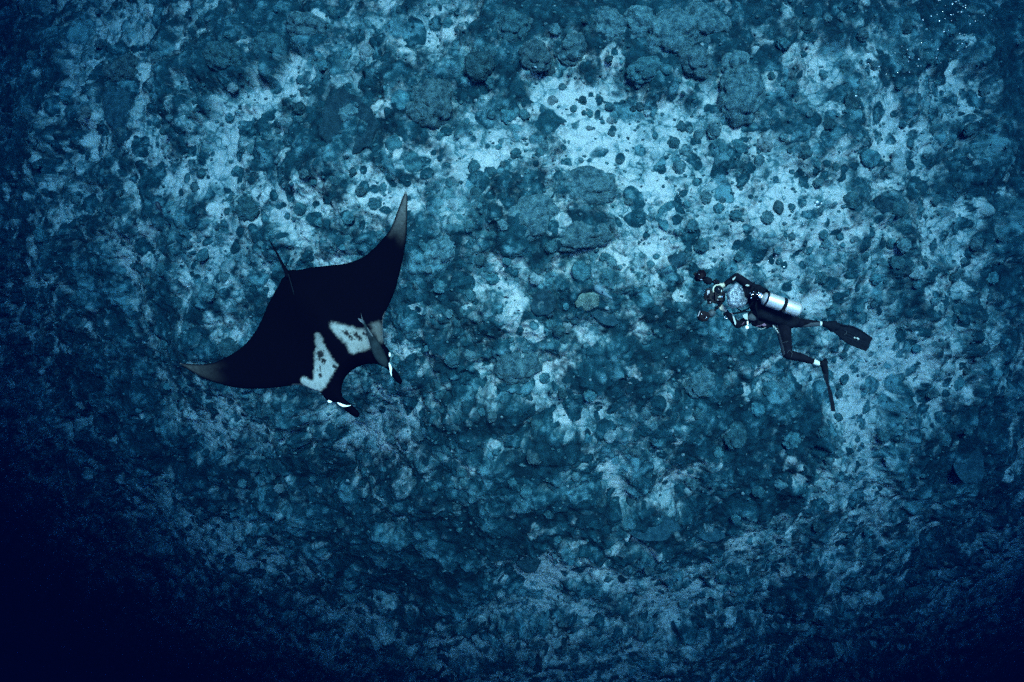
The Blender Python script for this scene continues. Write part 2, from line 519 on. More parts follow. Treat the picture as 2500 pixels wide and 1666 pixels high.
def floor_at(px, py):
    """Point of the built seabed that lies on the line of sight of a photograph pixel."""
    i = int(np.interp((px - 1250) / F, GUa, np.arange(GX))); j = int(np.interp((833 - py) / F, GVa, np.arange(GY)))
    w = 26
    sl = (slice(max(0, j - w), j + w), slice(max(0, i - w), i + w))
    d = np.hypot(VPX[sl] - px, VPY[sl] - py)
    ok = d < max(3.5, d.min() * 1.5)
    zz = np.where(ok, Z[sl], -1e9).max()
    return P(px, py, -zz)

# ------------------------------------------------------------------ the water
#WATER
hz = MB(); hz.box((0, 0, -52.25), (330, 290, 106.5))
haze = hz.build("haze", [], smooth=False)
hm = bpy.data.materials.new("blue_sea_water")
hm.use_nodes = True
hn = hm.node_tree
hn.nodes.remove(hn.nodes["Principled BSDF"])
pv = hn.nodes.new("ShaderNodeVolumePrincipled")
out = hn.nodes["Material Output"]
hn.links.new(pv.outputs[0], out.inputs["Volume"])
# density 0.1 / m; red goes first, blue last
pv.inputs["Density"].default_value = 0.1
SC = (0.0001, 0.0007, 0.0066)          # share scattered
AB = (0.96, 0.650, 0.505)             # absorbed, in units of the density
pv.inputs["Color"].default_value = (*SC, 1)
_ab = [min(max(1 - a / (1 - s), 0), 1) ** 2 for a, s in zip(AB, SC)]
pv.inputs["Absorption Color"].default_value = (*_ab, 1)
pv.inputs["Anisotropy"].default_value = 0.3
haze.data.materials.clear(); haze.data.materials.append(hm)
tag(haze, "clear blue sea water filling the view", kind="stuff")
#OBJECTS
# ------------------------------------------------------------------ coral heads, plates and boulders
def coral_shape(kind, seed):
    """Unit-size coral: 'bush' cauliflower, 'boulder' craggy, 'dome' smooth, 'plate' flat with a thin uneven rim."""
    r = np.random.default_rng(seed)
    bm = bmesh.new()
    bmesh.ops.create_icosphere(bm, subdivisions=4 if kind in ("bush", "plate", "dome") else 5, radius=1.0)
    me = bpy.data.meshes.new(kind)
    bm.to_mesh(me); bm.free()
    n = len(me.vertices)
    co = np.empty(n * 3, np.float32); me.vertices.foreach_get("co", co)
    v = co.reshape(-1, 3).astype(float)
    n_l, size, amp = {"bush": (95, 0.26, 0.22), "boulder": (60, 0.42, 0.26), "dome": (14, 0.7, 0.09), "plate": (24, 0.5, 0.12)}[kind]
    c = r.normal(size=(n_l, 3)); c /= np.linalg.norm(c, axis=1)[:, None]
    w = r.uniform(0.5, 1.15, n_l) * size
    d = np.sqrt(np.maximum(0, 2 - 2 * (v @ c.T)))
    bump = np.sqrt(np.maximum(0, 1 - (d / w) ** 2)) * w / size
    h = bump.max(1)
    c2 = r.normal(size=(260, 3)); c2 /= np.linalg.norm(c2, axis=1)[:, None]
    d2 = np.sqrt(np.maximum(0, 2 - 2 * (v @ c2.T)))
    fine = np.sqrt(np.maximum(0, 1 - (d2 / (size * 0.36)) ** 2)).max(1)
    ang = np.arctan2(v[:, 1], v[:, 0])
    lobes = sum(r.uniform(0.3, 1.0) * 0.09 / k ** .6 * np.cos(k * ang + r.uniform(0, 6.28)) for k in (1, 2, 3, 4, 7, 11, 16))
    rad = (0.84 + amp * h + lobes)
    if kind in ("boulder", "bush"):
        rad += 0.055 * fine
    v *= rad[:, None]
    if kind == "plate":
        rr = np.hypot(v[:, 0], v[:, 1])
        top = 0.16 + 0.10 * rr ** 2 - 0.07 * np.exp(-(rr / 0.4) ** 2)
        v[:, 2] = np.where(v[:, 2] > 0, top - 0.10 * np.maximum(0, rr - 0.85) + 0.03 * h, v[:, 2] * 0.35)
    else:
        f = {"bush": 0.72, "boulder": 0.66, "dome": 0.62}[kind]
        v[:, 2] = np.where(v[:, 2] > 0, v[:, 2] * f, v[:, 2] * 0.5)
    me.vertices.foreach_set("co", v.astype(np.float32).reshape(-1))
    me.polygons.foreach_set("use_smooth", [True] * len(me.polygons))
    me.update()
    return me


M_CORAL = {
    "dark": coral_material("dark_brown_green_coral", (0.016, 0.05, 0.056), (0.081, 0.175, 0.172)),
    "mid": coral_material("grey_green_coral", (0.020, 0.055, 0.062), (0.135, 0.215, 0.205)),
    "deep": coral_material("deep_teal_coral", (0.007, 0.028, 0.034), (0.028, 0.07, 0.077), 6.0, 0.05),
    "pale": coral_material("pale_crusted_rock", (0.080, 0.120, 0.115), (0.30, 0.32, 0.30), 7.0, 0.06),
    "olive": coral_material("olive_coral", (0.075, 0.105, 0.085), (0.22, 0.26, 0.205)),
    "plate": coral_material("smooth_teal_plate_coral", (0.015, 0.052, 0.059), (0.081, 0.185, 0.182), 6.0, 0.06),
}
SHAPES = {}
for kind, cnt in (("bush", 4), ("boulder", 4), ("dome", 3), ("plate", 3)):
    for i in range(cnt):
        for tone in M_CORAL:
            me = coral_shape(kind, 50 + i * 7) if tone == "dark" else SHAPES[(kind, i, "dark")].copy()
            if me.materials: me.materials.clear()
            me.materials.append(M_CORAL[tone])
            me.name = "coral_" + kind
            SHAPES[(kind, i, tone)] = me

KIND_NAME = {"bush": "coral_clump", "boulder": "reef_boulder", "dome": "coral_dome", "plate": "plate_coral"}
KIND_CAT = {"bush": "coral", "boulder": "boulder", "dome": "coral", "plate": "coral"}


def place_coral(px, py, rpx, kind, tone, var, label=None, group=None, stretch=(1, 1, 1), rot=None, sink=0.1):
    p = floor_at(px, py)
    r = rpx / F * (-p.z) * 0.96
    o = bpy.data.objects.new(KIND_NAME[kind], SHAPES[(kind, var, tone)])
    COL.objects.link(o)
    o.location = (p.x, p.y, p.z - r * sink)
    o.rotation_euler = (random.uniform(-.12, .12), random.uniform(-.12, .12), rot if rot is not None else random.uniform(0, 6.28))
    o.scale = (r * stretch[0], r * stretch[1], r * stretch[2])
    return tag(o, label, KIND_CAT[kind], group)


# the corals and boulders that stand out: x, y in a 2353 px wide view, radius, kind, tone, stretch, turn, label
BIG = [
    (797, 285, 72, "plate", "deep", (1.08, 1.15, .8), 0.2, "large round dark coral mound with a worn middle, upper left of centre"),
    (800, 262, 26, "boulder", "mid", (1.2, .9, .9), 0.2, "small worn rock knob on top of the large round dark coral mound"),
    (985, 240, 52, "boulder", "mid", (1.0, 1.1, 1), 0.5, "grey lumpy boulder below the dark upper reef band, left of centre"),
    (922, 230, 28, "dome", "plate", (1, 1, 1), 0.5, "smooth greenish coral dome touching the left side of the grey lumpy boulder"),
    (1010, 205, 30, "boulder", "mid", (1.0, 1.0, 1), 1.5, "rounded grey rock on the upper edge of the grey lumpy boulder"),
    (947, 375, 32, "dome", "plate", (1.0, 1.1, .8), 0, "smooth grey-green coral dome with a white fleck, above the manta's raised wing tip"),
    (1003, 545, 52, "plate", "plate", (1.0, .85, .7), 0.4, "smooth teal plate coral right of the manta's raised wing tip"),
    (1012, 580, 38, "boulder", "mid", (1.15, .8, 1), 0.7, "rough boulder growing out of the smooth teal plate coral"),
    (1540, 78, 60, "boulder", "mid", (1.1, .9, 1), 0.4, "largest knobbly boulder at the top edge with deep shade beneath it"),
    (1620, 60, 56, "boulder", "mid", (.9, 1.1, 1), 1.4, "tall rough boulder at the top edge, right of the largest knobbly one"),
    (1600, 140, 42, "boulder", "mid", (1.1, .8, 1), 2.4, "rough boulder standing over the dark hollow near the top edge"),
    (1465, 60, 50, "boulder", "mid", (.9, .9, 1), .9, "knobbly boulder at the top edge, left of the largest one"),
    (1480, 160, 34, "boulder", "dark", (1.2, .8, 1), .3, "low dark boulder at the border of the upper reef and the bright sand"),
    (1395, 60, 44, "boulder", "mid", (1.1, .9, 1), 2.2, "grey boulder in the upper reef band left of the knobbly ones"),
    (1310, 110, 40, "boulder", "mid", (1, .9, 1), 0.2, "round grey rock in the upper reef band above the bright sand"),
    (1230, 130, 34, "boulder", "mid", (1, 1.1, 1), 1.2, "grey rock with pale crust in the middle of the upper reef band"),
    (1180, 60, 38, "boulder", "dark", (1, 1, 1), 1.9, "dark rock near the top edge left of centre"),
    (1100, 150, 34, "boulder", "dark", (1, 1, 1), 2.9, "dark rock at the lower left border of the upper reef band"),
    (1700, 215, 58, "boulder", "mid", (.9, 1.15, 1), 0.1, "broad craggy boulder on the sand below the tall rocks, upper right of centre"),
    (1690, 150, 34, "boulder", "mid", (1.0, 1.0, 1), 0.1, "craggy rock just above the broad craggy boulder"),
    (1340, 430, 66, "boulder", "mid", (1.2, .7, .6), 0.0, "low broad grey boulder in the middle of the reef, right half of a pair"),
    (1220, 500, 56, "boulder", "mid", (1.1, .85, .6), 0.4, "low broad grey boulder in the middle of the reef, left half of a pair"),
    (1330, 540, 60, "boulder", "mid", (1.3, .6, .6), 0.1, "flat grey boulder along the lower edge of the pair in mid reef"),
    (1545, 497, 46, "plate", "plate", (1.05, .8, .8), 0.1, "flat greenish table coral alone on the sand, upper left of the diver"),
    (1553, 598, 26, "bush", "deep", (1.4, .7, .8), 0.5, "dark jagged coral clump between the flat table coral and the diver"),
    (1250, 697, 36, "plate", "deep", (1, .9, 1), 0.3, "dark lumpy plate coral left of the small shark"),
    (1347, 688, 33, "dome", "olive", (1.1, .9, .7), 0.3, "pale yellow-green coral dome beside the small shark's belly"),
    (1395, 720, 44, "plate", "deep", (1.1, .75, .8), -0.5, "dark blue-green plate coral under the yellow-green dome"),
    (1335, 622, 26, "dome", "plate", (1.1, 1, .8), -0.5, "greyish coral dome above the small shark"),
    (1185, 838, 52, "boulder", "mid", (1.0, .8, .7), 0, "round domed boulder with a dark ring, lower middle left of the diver"),
    (1490, 1205, 64, "plate", "deep", (1.3, .62, .8), -0.1, "wide smooth dark plate coral on the lower reef, larger of two"),
    (1628, 1222, 36, "plate", "deep", (1.3, .75, .8), -0.3, "smooth dark plate coral by a bright sand wedge, smaller of two"),
    (1212, 1288, 34, "dome", "deep", (1, 1, .8), 0, "dark smooth coral dome on the lower reef left of the two plates"),
    (1325, 1095, 14, "dome", "mid", (1, 1, 1), 0, "small round coral beside the brightest lower sand patch"),
    (2030, 470, 26, "dome", "deep", (1, 1, 1), 0, "dark dome coral in front of a paler one on the right sand"),
    (2068, 475, 28, "dome", "plate", (.9, 1.1, 1), 0, "grey-blue dome coral behind the dark one on the right sand"),
    (2095, 485, 28, "dome", "pale", (1, 1, .8), 0, "pale round coral at the right end of the row on the right sand"),
    (1955, 465, 22, "bush", "dark", (1.1, 1, 1), 0, "twin dark corals left of the grey-blue dome on the right sand"),
    (2000, 362, 26, "dome", "plate", (1, 1, 1), 0, "smooth round coral below the bright sand hollow at right"),
    (2067, 372, 26, "dome", "pale", (.7, 1.3, .8), 0, "pale upright oblong coral right of the bright sand hollow"),
    (2225, 1060, 52, "plate", "deep", (.8, 1.25, 1), .3, "large curved plate coral in shade at the far right"),
    (1690, 1000, 26, "boulder", "dark", (1, 1.3, 1), 0, "dark hollow rock on the lower reef below the diver's hand"),
    (1905, 285, 16, "bush", "dark", (1, 1, 1), 0, "dark round coral under the rising bubbles"),
    (1960, 235, 20, "bush", "dark", (1, 1.4, 1), 0, "dark oval coral right below the rising bubbles"),
    (1610, 880, 36, "boulder", "mid", (1, 1, .8), 0, "low grey boulder below the diver's lower strobe"),
    (1820, 1010, 24, "bush", "dark", (1, 1, 1), 0, "dark coral below the tip of the hanging fin"),
    (565, 480, 28, "bush", "dark", (1, 1.1, 1), 0, "dark coral clump on the pale slope right of the dark slender fish"),
    (270, 250, 44, "dome", "deep", (1, 1.6, 1), 0.2, "dark rounded ridge on the steep slope at upper left"),
    (285, 160, 40, "boulder", "mid", (1.1, .9, 1), 0.2, "rounded rock above the dark ridge on the steep slope at upper left"),
    (620, 110, 44, "boulder", "dark", (1.2, .8, 1), -0.4, "dark slanting rock in the reef at the upper left"),
    (510, 130, 40, "boulder", "dark", (1.2, .8, 1), -0.4, "dark slanting rock at the left end of the upper left reef"),
    (700, 60, 40, "boulder", "mid", (1.2, .8, 1), -0.3, "grey slanting rock by the top edge, left of the bright corner of sand"),
    (905, 330, 24, "dome", "plate", (1, 1, .8), -0.3, "half-buried teal coral left of the smooth dome with a white fleck"),
    (530, 800, 26, "bush", "dark", (1.3, .9, .8), 0, "dark coral just above the manta's lower wing"),
    (870, 660, 30, "bush", "dark", (1, 1, 1), 0, "dark coral right of the manta's raised wing"),
]
SHORT = ['dark round mound', 'knob on the round mound', 'grey lumpy boulder', 'dome by the grey boulder', 'rock capping the grey boulder', 'white-flecked dome', 'teal wing-tip plate', 'boulder on the teal plate', 'largest knobbly top boulder', 'tall rough top boulder', 'boulder over the dark hollow', 'left knobbly top boulder', 'low dark border boulder', "top band's grey boulder", 'round grey top rock', 'pale-crusted top rock', 'dark top-edge rock', 'dark border rock', 'broad craggy boulder', 'rock above the broad boulder', 'right mid-reef boulder', 'left mid-reef boulder', 'flat mid-reef boulder', 'flat table coral', 'jagged dark clump', 'lumpy plate coral', 'yellow-green dome', 'blue-green plate', 'greyish dome', 'ringed round boulder', 'wide smooth lower plate', 'smaller smooth lower plate', 'dark smooth lower dome', 'round coral on lower sand', 'dark right-hand dome', 'grey-blue right-hand dome', 'pale right-hand coral', 'twin dark corals', 'coral below the sand hollow', 'pale oblong coral', 'large shaded curved plate', 'dark hollow rock', 'coral under the bubbles', 'oval coral by the bubbles', 'boulder below the strobe', 'coral below the hanging fin', 'clump by the slender fish', 'dark steep-slope ridge', 'rock above the steep-slope ridge', 'dark slanting upper left rock', 'left-end slanting rock', 'grey slanting top rock', 'half-buried teal coral', 'coral above the lower wing', 'coral by the raised wing']
assert len(SHORT) == len(BIG)
for (x, y, r, kind, tone, st, rot, label) in BIG:
    place_coral(x * K, y * K, r * K, kind, tone, (int(x) + int(y)) % (4 if kind in ("bush", "boulder") else 3), label, None, st, rot, 0.18)

# the many smaller clumps: every one its own object
AREAS = [   # name, x0, y0, x1, y1
    ("on the slope at upper left", 60, 0, 760, 420), ("in the reef by the top edge left of centre", 760, 0, 1250, 250),
    ("on the bright sand at the top centre", 1250, 0, 1700, 420), ("near the rising bubbles at upper right", 1700, 0, 2353, 420),
    ("left of the manta", 60, 420, 640, 1050), ("around the manta's raised wing", 640, 250, 1150, 700),
    ("between the manta and the diver", 1100, 420, 1560, 1000), ("right above the diver", 1560, 420, 1950, 640),
    ("below the diver", 1560, 640, 1960, 1100), ("beyond the diver's fins at right", 1950, 420, 2353, 1100),
    ("on the dim slope at lower left", 200, 1000, 1150, 1568), ("on the lower reef at the bottom centre", 1100, 1000, 1560, 1568),
    ("on the dim slope at lower right", 1560, 1100, 2353, 1568)]
WORDS = {"bush": ("knobbly coral clump", "knobbly coral clumps"), "dome": ("smooth coral head", "smooth coral heads"), "boulder": ("craggy reef rock", "craggy reef rocks")}
TW = {"dark": "dark", "mid": "grey-green", "pale": "pale crusted", "olive": "olive", "plate": "teal"}
spots = [(b[0], b[1], b[2]) for b in BIG]
# clumps whose place is read off the photograph: x, y, radius
READ = [(1130, 262, 12), (1165, 268, 16), (1355, 262, 9), (1205, 265, 12), (1318, 250, 7), (1338, 232, 11), (1342, 260, 7), (1375, 222, 6), (1400, 245, 11), (1402, 278, 9),
        (1384, 280, 7), (1405, 308, 9), (1470, 245, 12), (1455, 250, 9), (1505, 312, 9), (1487, 258, 7), (1260, 162, 14), (1293, 200, 10), (1270, 232, 10), (1250, 335, 12), (1240, 352, 10),
        (1210, 395, 9), (1128, 395, 9), (1155, 378, 8), (1092, 440, 12), (1030, 420, 10), (1550, 330, 16), (1575, 350, 14), (1560, 385, 16), (1585, 300, 10), (1607, 310, 14), (1640, 300, 16),
        (1660, 340, 14), (1700, 340, 18), (1745, 370, 12), (1755, 330, 18), (1700, 385, 14), (1800, 315, 10), (1775, 280, 7), (1850, 350, 18), (1880, 420, 12), (1920, 385, 10), (1690, 495, 16),
        (1650, 480, 14), (1580, 470, 12), (1620, 455, 16), (1590, 520, 14), (1365, 587, 11), (1390, 592, 12), (1405, 605, 13), (1378, 608, 8), (1235, 625, 8), (1262, 645, 9), (1272, 660, 10),
        (1262, 720, 10), (1300, 705, 7), (1265, 745, 12), (1285, 760, 12), (1300, 752, 12), (1320, 740, 8), (1310, 725, 7), (1295, 780, 14), (1230, 640, 12), (1130, 640, 14), (1700, 590, 12),
        (1860, 600, 14), (1884, 640, 16), (1860, 575, 9), (1790, 600, 8), (1820, 545, 9), (1900, 560, 12), (1930, 545, 9), (1985, 590, 12), (2010, 640, 14), (2060, 600, 16), (1975, 710, 12),
        (2010, 700, 9), (1900, 860, 12), (1940, 870, 12), (1925, 905, 10), (1990, 940, 11), (1925, 960, 12), (1890, 995, 10), (1970, 1010, 8), (1905, 1060, 10), (1925, 1040, 13), (2030, 1005, 14),
        (2200, 880, 16), (2240, 560, 16), (2215, 600, 10), (2280, 640, 16), (2190, 640, 12), (1420, 370, 8), (1600, 420, 9), (1335, 370, 7), (1880, 465, 8), (2110, 430, 10), (2150, 460, 12),
        (2200, 430, 10), (2090, 330, 12), (2100, 350, 10), (2140, 300, 12), (2180, 330, 12), (2230, 300, 14), (2260, 210, 16), (2180, 70, 16), (2080, 60, 16), (2010, 150, 12), (1980, 80, 14),
        (1850, 60, 16), (1800, 100, 14), (1900, 40, 14), (1940, 160, 14), (690, 185, 12), (655, 250, 6), (690, 275, 8), (705, 290, 8), (640, 300, 8), (560, 345, 8), (545, 390, 10), (700, 400, 14),
        (560, 430, 8), (530, 455, 8), (690, 480, 16), (720, 420, 8), (770, 420, 9), (810, 395, 9), (830, 440, 12), (880, 430, 10), (860, 470, 14), (800, 500, 12), (735, 510, 12), (600, 560, 10),
        (500, 520, 9), (450, 430, 12), (430, 560, 12), (480, 680, 16), (520, 640, 12), (370, 620, 14), (410, 700, 12), (1040, 470, 14), (1080, 520, 12), (1100, 600, 14), (1165, 600, 12),
        (1010, 660, 14), (1080, 680, 14), (985, 620, 10), (1130, 960, 12), (1010, 905, 12), (1240, 930, 14), (1290, 905, 12), (1400, 1000, 14), (1350, 1010, 12), (1460, 1040, 12), (1500, 980, 12),
        (1600, 950, 14), (1800, 880, 14), (1760, 900, 10), (1740, 940, 16), (1650, 1040, 12), (1590, 1110, 14), (1450, 1150, 12), (1260, 1180, 12), (1210, 1130, 16), (1280, 1240, 10), (960, 1000, 14),
        (900, 1010, 12), (640, 1000, 12), (580, 1020, 12), (700, 960, 10), (1395, 1330, 9), (1310, 1290, 10), (1490, 1310, 12), (1690, 1190, 12), (1700, 1225, 9)]
n_small = 0
rr = random.Random(11)
cands = [(x, y, r, True) for (x, y, r) in READ]
tries = 0
while len(cands) < 700 and tries < 9000:
    tries += 1
    x = rr.uniform(60, 2320); y = rr.uniform(5, 1450)
    r = rr.choice((6, 7, 8, 9, 10, 12, 14, 17))
    if y > 1150 and rr.random() < 0.45: continue
    if x < 300 and y > 700: continue
    if 560 < x < 880 and 600 < y < 880: continue
    if 1600 < x < 1900 and 620 < y < 800: continue
    cands.append((x, y, r, False))
label_seen = {}
placed = []
for (x, y, r, read) in cands:
    if n_small >= 370: break
    if not read and any((x - a) ** 2 + (y - b) ** 2 < (r + c) ** 2 * 0.8 for a, b, c in spots): continue
    spots.append((x, y, r))
    kind = "bush" if rr.random() < 0.62 else ("dome" if rr.random() < 0.55 else "boulder")
    tone = rr.choice(("dark", "dark", "dark", "plate", "mid", "mid") if kind != "boulder" else ("mid", "dark", "pale"))
    size = "tiny" if r < 9 else "small" if r < 12 else "mid-sized"
    area = next((a[0] for a in AREAS if a[1] <= x < a[3] and a[2] <= y < a[4]), "near the edge of the view")
    lab = f"{size} {TW[tone]} {WORDS[kind][0]} {area}"
    o = place_coral(x * K, y * K, r * K * 1.08, kind, tone, rr.randrange(4 if kind in ("bush", "boulder") else 3), lab,
                    f"{TW[tone]} {WORDS[kind][1]} {area}", (rr.uniform(.85, 1.15), rr.uniform(.85, 1.15), rr.uniform(.7, 1.1)))
    placed.append((o, x, y, r, lab)); n_small += 1
# those that are alone of their kind in their area need no group; those that repeat share it
from collections import Counter
cnt = Counter(l for *_, l in placed)
ANCH = [(b[0], b[1], "the " + n) for b, n in zip(BIG, SHORT)] + [
    (410, 835, "the manta's left wing tip"), (935, 445, "the manta's raised wing tip"), (655, 620, "the manta's tail"), (800, 945, "the manta's left head fin"), (915, 875, "the manta's right head fin"),
    (650, 190, "the small bright sand pocket"), (1430, 1100, "the brightest lower sand patch"), (2010, 310, "the bright sand hollow at right"), (1900, 930, "the hanging fin's tip"),
    (1990, 780, "the trailing fin's tip"), (1610, 630, "the upper strobe"), (1610, 725, "the lower strobe"), (1840, 710, "the tank's bottom"), (2200, 60, "the rising bubbles"), (1880, 465, "the bubble cluster"), (1380, 660, "the small shark"),
    (1265, 1310, "the lower left sand patch"), (1545, 1365, "the lower right sand patch"), (1200, 20, "the top edge, mid left"), (2330, 300, "the right edge"), (2330, 700, "the right edge, mid height"),
    (540, 960, "the patch below the left wing"), (700, 1030, "the pale fleck below the manta"), (520, 1220, "the blue lower left sand"), (1930, 1250, "the thin lower sand streak"), (2210, 1340, "the blue lower right streak")]
DIRS = ["right of", "above and right of", "above", "above and left of", "left of", "below and left of", "below", "below and right of"]
new = []
for o, x, y, r, l in placed:
    if cnt[l] == 1:
        new.append(l); del o["group"]; continue
    a = min(ANCH, key=lambda a: (a[0] - x) ** 2 + (a[1] - y) ** 2)
    dd = math.hypot(a[0] - x, a[1] - y)
    dr = DIRS[int(round(math.degrees(math.atan2(a[1] - y, x - a[0])) / 45)) % 8]
    words = l.split()
    head = " ".join(words[:next(i for i, w in enumerate(words) if w in ("clump", "head", "rock")) + 1])
    new.append(f"{head} {'just' if dd < 55 else 'well' if dd > 130 else ''} {dr} {a[2]}".replace("  ", " "))
c2 = Counter(new)
for k, (o, x, y, r, l) in enumerate(placed):
    lab = new[k]
    same = [q for q in range(len(placed)) if new[q] == lab]
    if len(same) > 1:
        same.sort(key=lambda q: placed[q][3]); pos = same.index(k)
        if len({placed[q][3] for q in same}) == len(same) and len(same) == 2:
            lab = ("smaller " if pos == 0 else "larger ") + lab
        else:
            same.sort(key=lambda q: placed[q][2]); pos = same.index(k)
            if len(same) <= 3: lab = (["upper ", "lower "] if len(same) == 2 else ["top ", "middle ", "bottom "])[pos] + lab
    assert len(lab.split()) < 17, lab
    o["label"] = lab

# rubble: crumbs of dead coral nobody could count
rub = MB()
tmp = bmesh.new(); bmesh.ops.create_icosphere(tmp, subdivisions=1, radius=1.0)
tv = np.array([v.co[:] for v in tmp.verts]); tf = np.array([[v.index for v in f.verts] for f in tmp.faces]); tmp.free()
NR = 5200
ru = rng.uniform(-0.77, 0.77, NR); rv = rng.uniform(-0.52, 0.53, NR)
ii = np.clip(np.searchsorted(GUa, ru), 1, GX - 2); jj = np.clip(np.searchsorted(GVa, rv), 1, GY - 2)
cxr = X[jj, ii]; cyr = Y[jj, ii]; czr = Z[jj, ii]
rs = rng.uniform(0.03, 0.07, NR) * (D0[jj, ii] / 17) ** 0.6
allv = []; 
for k in range(NR):
    s = tv * (rng.uniform(.6, 1.3, (len(tv), 1))) * np.array([1, rng.uniform(.6, 1), .6]) * rs[k]
    allv.append(s + np.array([cxr[k], cyr[k], czr[k]]))
allv = np.concatenate(allv); nt_ = len(tv)
allf = (tf[None] + (np.arange(NR) * nt_)[:, None, None]).reshape(-1, 3)
rub.bm.free()
rme = bpy.data.meshes.new("coral_rubble")
rme.from_pydata(allv.tolist(), [], allf.tolist())
rubble = link("coral_rubble", rme, [M_CORAL["dark"], M_CORAL["mid"], M_CORAL["pale"]])
mi = np.repeat(rng.choice(3, NR, p=(.55, .40, .05)), len(tf)).astype(np.int32)
rme.polygons.foreach_set("material_index", mi)
tag(rubble, "crumbs of dark and pale coral rubble strewn over the reef", kind="stuff")

# ------------------------------------------------------------------ manta ray
MD = 9.70


def zm(x, y):            # zoom of the photograph round the manta -> photograph pixels
    return (400 + x / 2.5297, 440 + y / 2.529)


OUT = [(93, 1130), (140, 1134), (200, 1137), (290, 1131), (370, 1103), (440, 1062), (500, 1017), (555, 950), (585, 900), (610, 850), (640, 775), (680, 700), (715, 640),
       (728, 612), (745, 596), (752, 570), (775, 556), (840, 553), (900, 541), (1010, 528), (1110, 518), (1190, 495), (1250, 462), (1300, 420), (1345, 370), (1390, 318),
       (1420, 255), (1450, 172), (1475, 105), (1493, 70), (1503, 85), (1506, 130), (1504, 200), (1500, 330), (1487, 430), (1470, 520), (1450, 600), (1432, 670),
       (1400, 750), (1368, 820), (1354, 870), (1352, 930), (1356, 990), (1368, 1020), (1390, 1050), (1398, 1075), (1398, 1105), (1394, 1135), (1412, 1152),
       (1440, 1182), (1464, 1222), (1472, 1242), (1466, 1260), (1452, 1257), (1432, 1240), (1408, 1208), (1392, 1180), (1365, 1158), (1330, 1141), (1290, 1134),
       (1245, 1138), (1200, 1153), (1160, 1178), (1127, 1210), (1105, 1250), (1097, 1285), (1099, 1315), (1108, 1345), (1140, 1370), (1175, 1400), (1202, 1430), (1211, 1450),
       (1205, 1462), (1188, 1464), (1160, 1452), (1128, 1428), (1098, 1400), (1070, 1374), (1040, 1372), (1015, 1368), (1000, 1352), (985, 1335), (965, 1310), (945, 1303),
       (905, 1290), (870, 1274), (840, 1268), (800, 1268), (700, 1281), (600, 1289), (500, 1287), (420, 1277), (330, 1255), (240, 1222), (165, 1180), (115, 1148)]
AX0 = zm(765, 575); AX1 = zm(1200, 1150)       # tail base -> middle of the mouth
LP = [zm(938, 955), zm(955, 950), zm(980, 985), zm(1000, 1030), zm(1025, 1085), zm(1070, 1135), zm(1060, 1165), zm(1030, 1215), zm(1005, 1260), zm(965, 1305), zm(940, 1303), zm(905, 1290),
      zm(860, 1262), zm(848, 1235), zm(870, 1215), zm(905, 1238), zm(925, 1225), zm(930, 1150), zm(930, 1100), zm(940, 1030), zm(932, 985)]
RP = [zm(1030, 885), zm(1065, 883), zm(1140, 905), zm(1230, 922), zm(1262, 928), zm(1275, 965), zm(1290, 1000), zm(1300, 1030), zm(1240, 1045), zm(1180, 1068), zm(1150, 1055), zm(1128, 1010),
      zm(1080, 970), zm(1048, 930)]
RP2 = [zm(1280, 895), zm(1310, 880), zm(1335, 880), zm(1348, 930), zm(1355, 1000), zm(1330, 1000), zm(1300, 950)]
LT = [zm(80, 1120), zm(250, 1135), zm(350, 1128), zm(400, 1150), zm(330, 1170), zm(400, 1220), zm(380, 1250), zm(240, 1215), zm(110, 1150)]
RT = [zm(1495, 60), zm(1515, 100), zm(1503, 200), zm(1495, 330), zm(1478, 440), zm(1455, 400), zm(1440, 330), zm(1395, 345), zm(1385, 320), zm(1430, 230), zm(1470, 110)]


def poly_sd(px, py, poly):
    """Signed distance to a polygon, positive inside (numpy)."""
    q = np.array(poly); a = q; b = np.roll(q, -1, 0)
    best = np.full(px.shape, 1e9); inside = np.zeros(px.shape, bool)
    for (x0, y0), (x1, y1) in zip(a, b):
        ex, ey = x1 - x0, y1 - y0; wx_, wy_ = px - x0, py - y0
        t = np.clip((wx_ * ex + wy_ * ey) / (ex * ex + ey * ey + 1e-9), 0, 1)
        best = np.minimum(best, np.hypot(wx_ - t * ex, wy_ - t * ey))
        c = ((y0 > py) != (y1 > py)) & (px < ex * (py - y0) / (ey + 1e-12) + x0)
        inside ^= c
    return np.where(inside, best, -best)


def smooth_closed(pts, n=4):
    """Catmull-Rom through the points."""
    out_ = []; m = len(pts)
    for i in range(m):
        p0, p1, p2, p3 = (np.array(pts[(i + k - 1) % m], float) for k in range(4))
        for k in range(n):
            t = k / n
            out_.append(tuple(0.5 * ((2 * p1) + (-p0 + p2) * t + (2 * p0 - 5 * p1 + 4 * p2 - p3) * t * t + (-p0 + 3 * p1 - 3 * p2 + p3) * t ** 3)))
    return out_


outline = smooth_closed([zm(*p) for p in OUT], 4)
step = 3.0
gx, gy = np.meshgrid(np.arange(430, 1000, step), np.arange(460, 1030, step))
gx = gx + (np.arange(gx.shape[0]) % 2)[:, None] * step / 2
sd = poly_sd(gx, gy, outline)
ins = sd > step * 0.55
pts2 = [Vector(p) for p in outline] + [Vector((a, b)) for a, b in zip(gx[ins], gy[ins])]
nb = len(outline)
vo, _e, fo, *_r = delaunay_2d_cdt(pts2, [(i, (i + 1) % nb) for i in range(nb)], [], 1, 1e-4)
vx = np.array([v[0] for v in vo]); vy = np.array([v[1] for v in vo])
sdv = np.maximum(0, poly_sd(vx, vy, outline)); sdv[:nb] = 0
ax = np.array(AX1) - np.array(AX0); al = np.hypot(*ax); axn = ax / al
lat = (vx - AX0[0]) * (-axn[1]) + (vy - AX0[1]) * axn[0]          # across the body
lon = ((vx - AX0[0]) * axn[0] + (vy - AX0[1]) * axn[1]) / al      # along the body
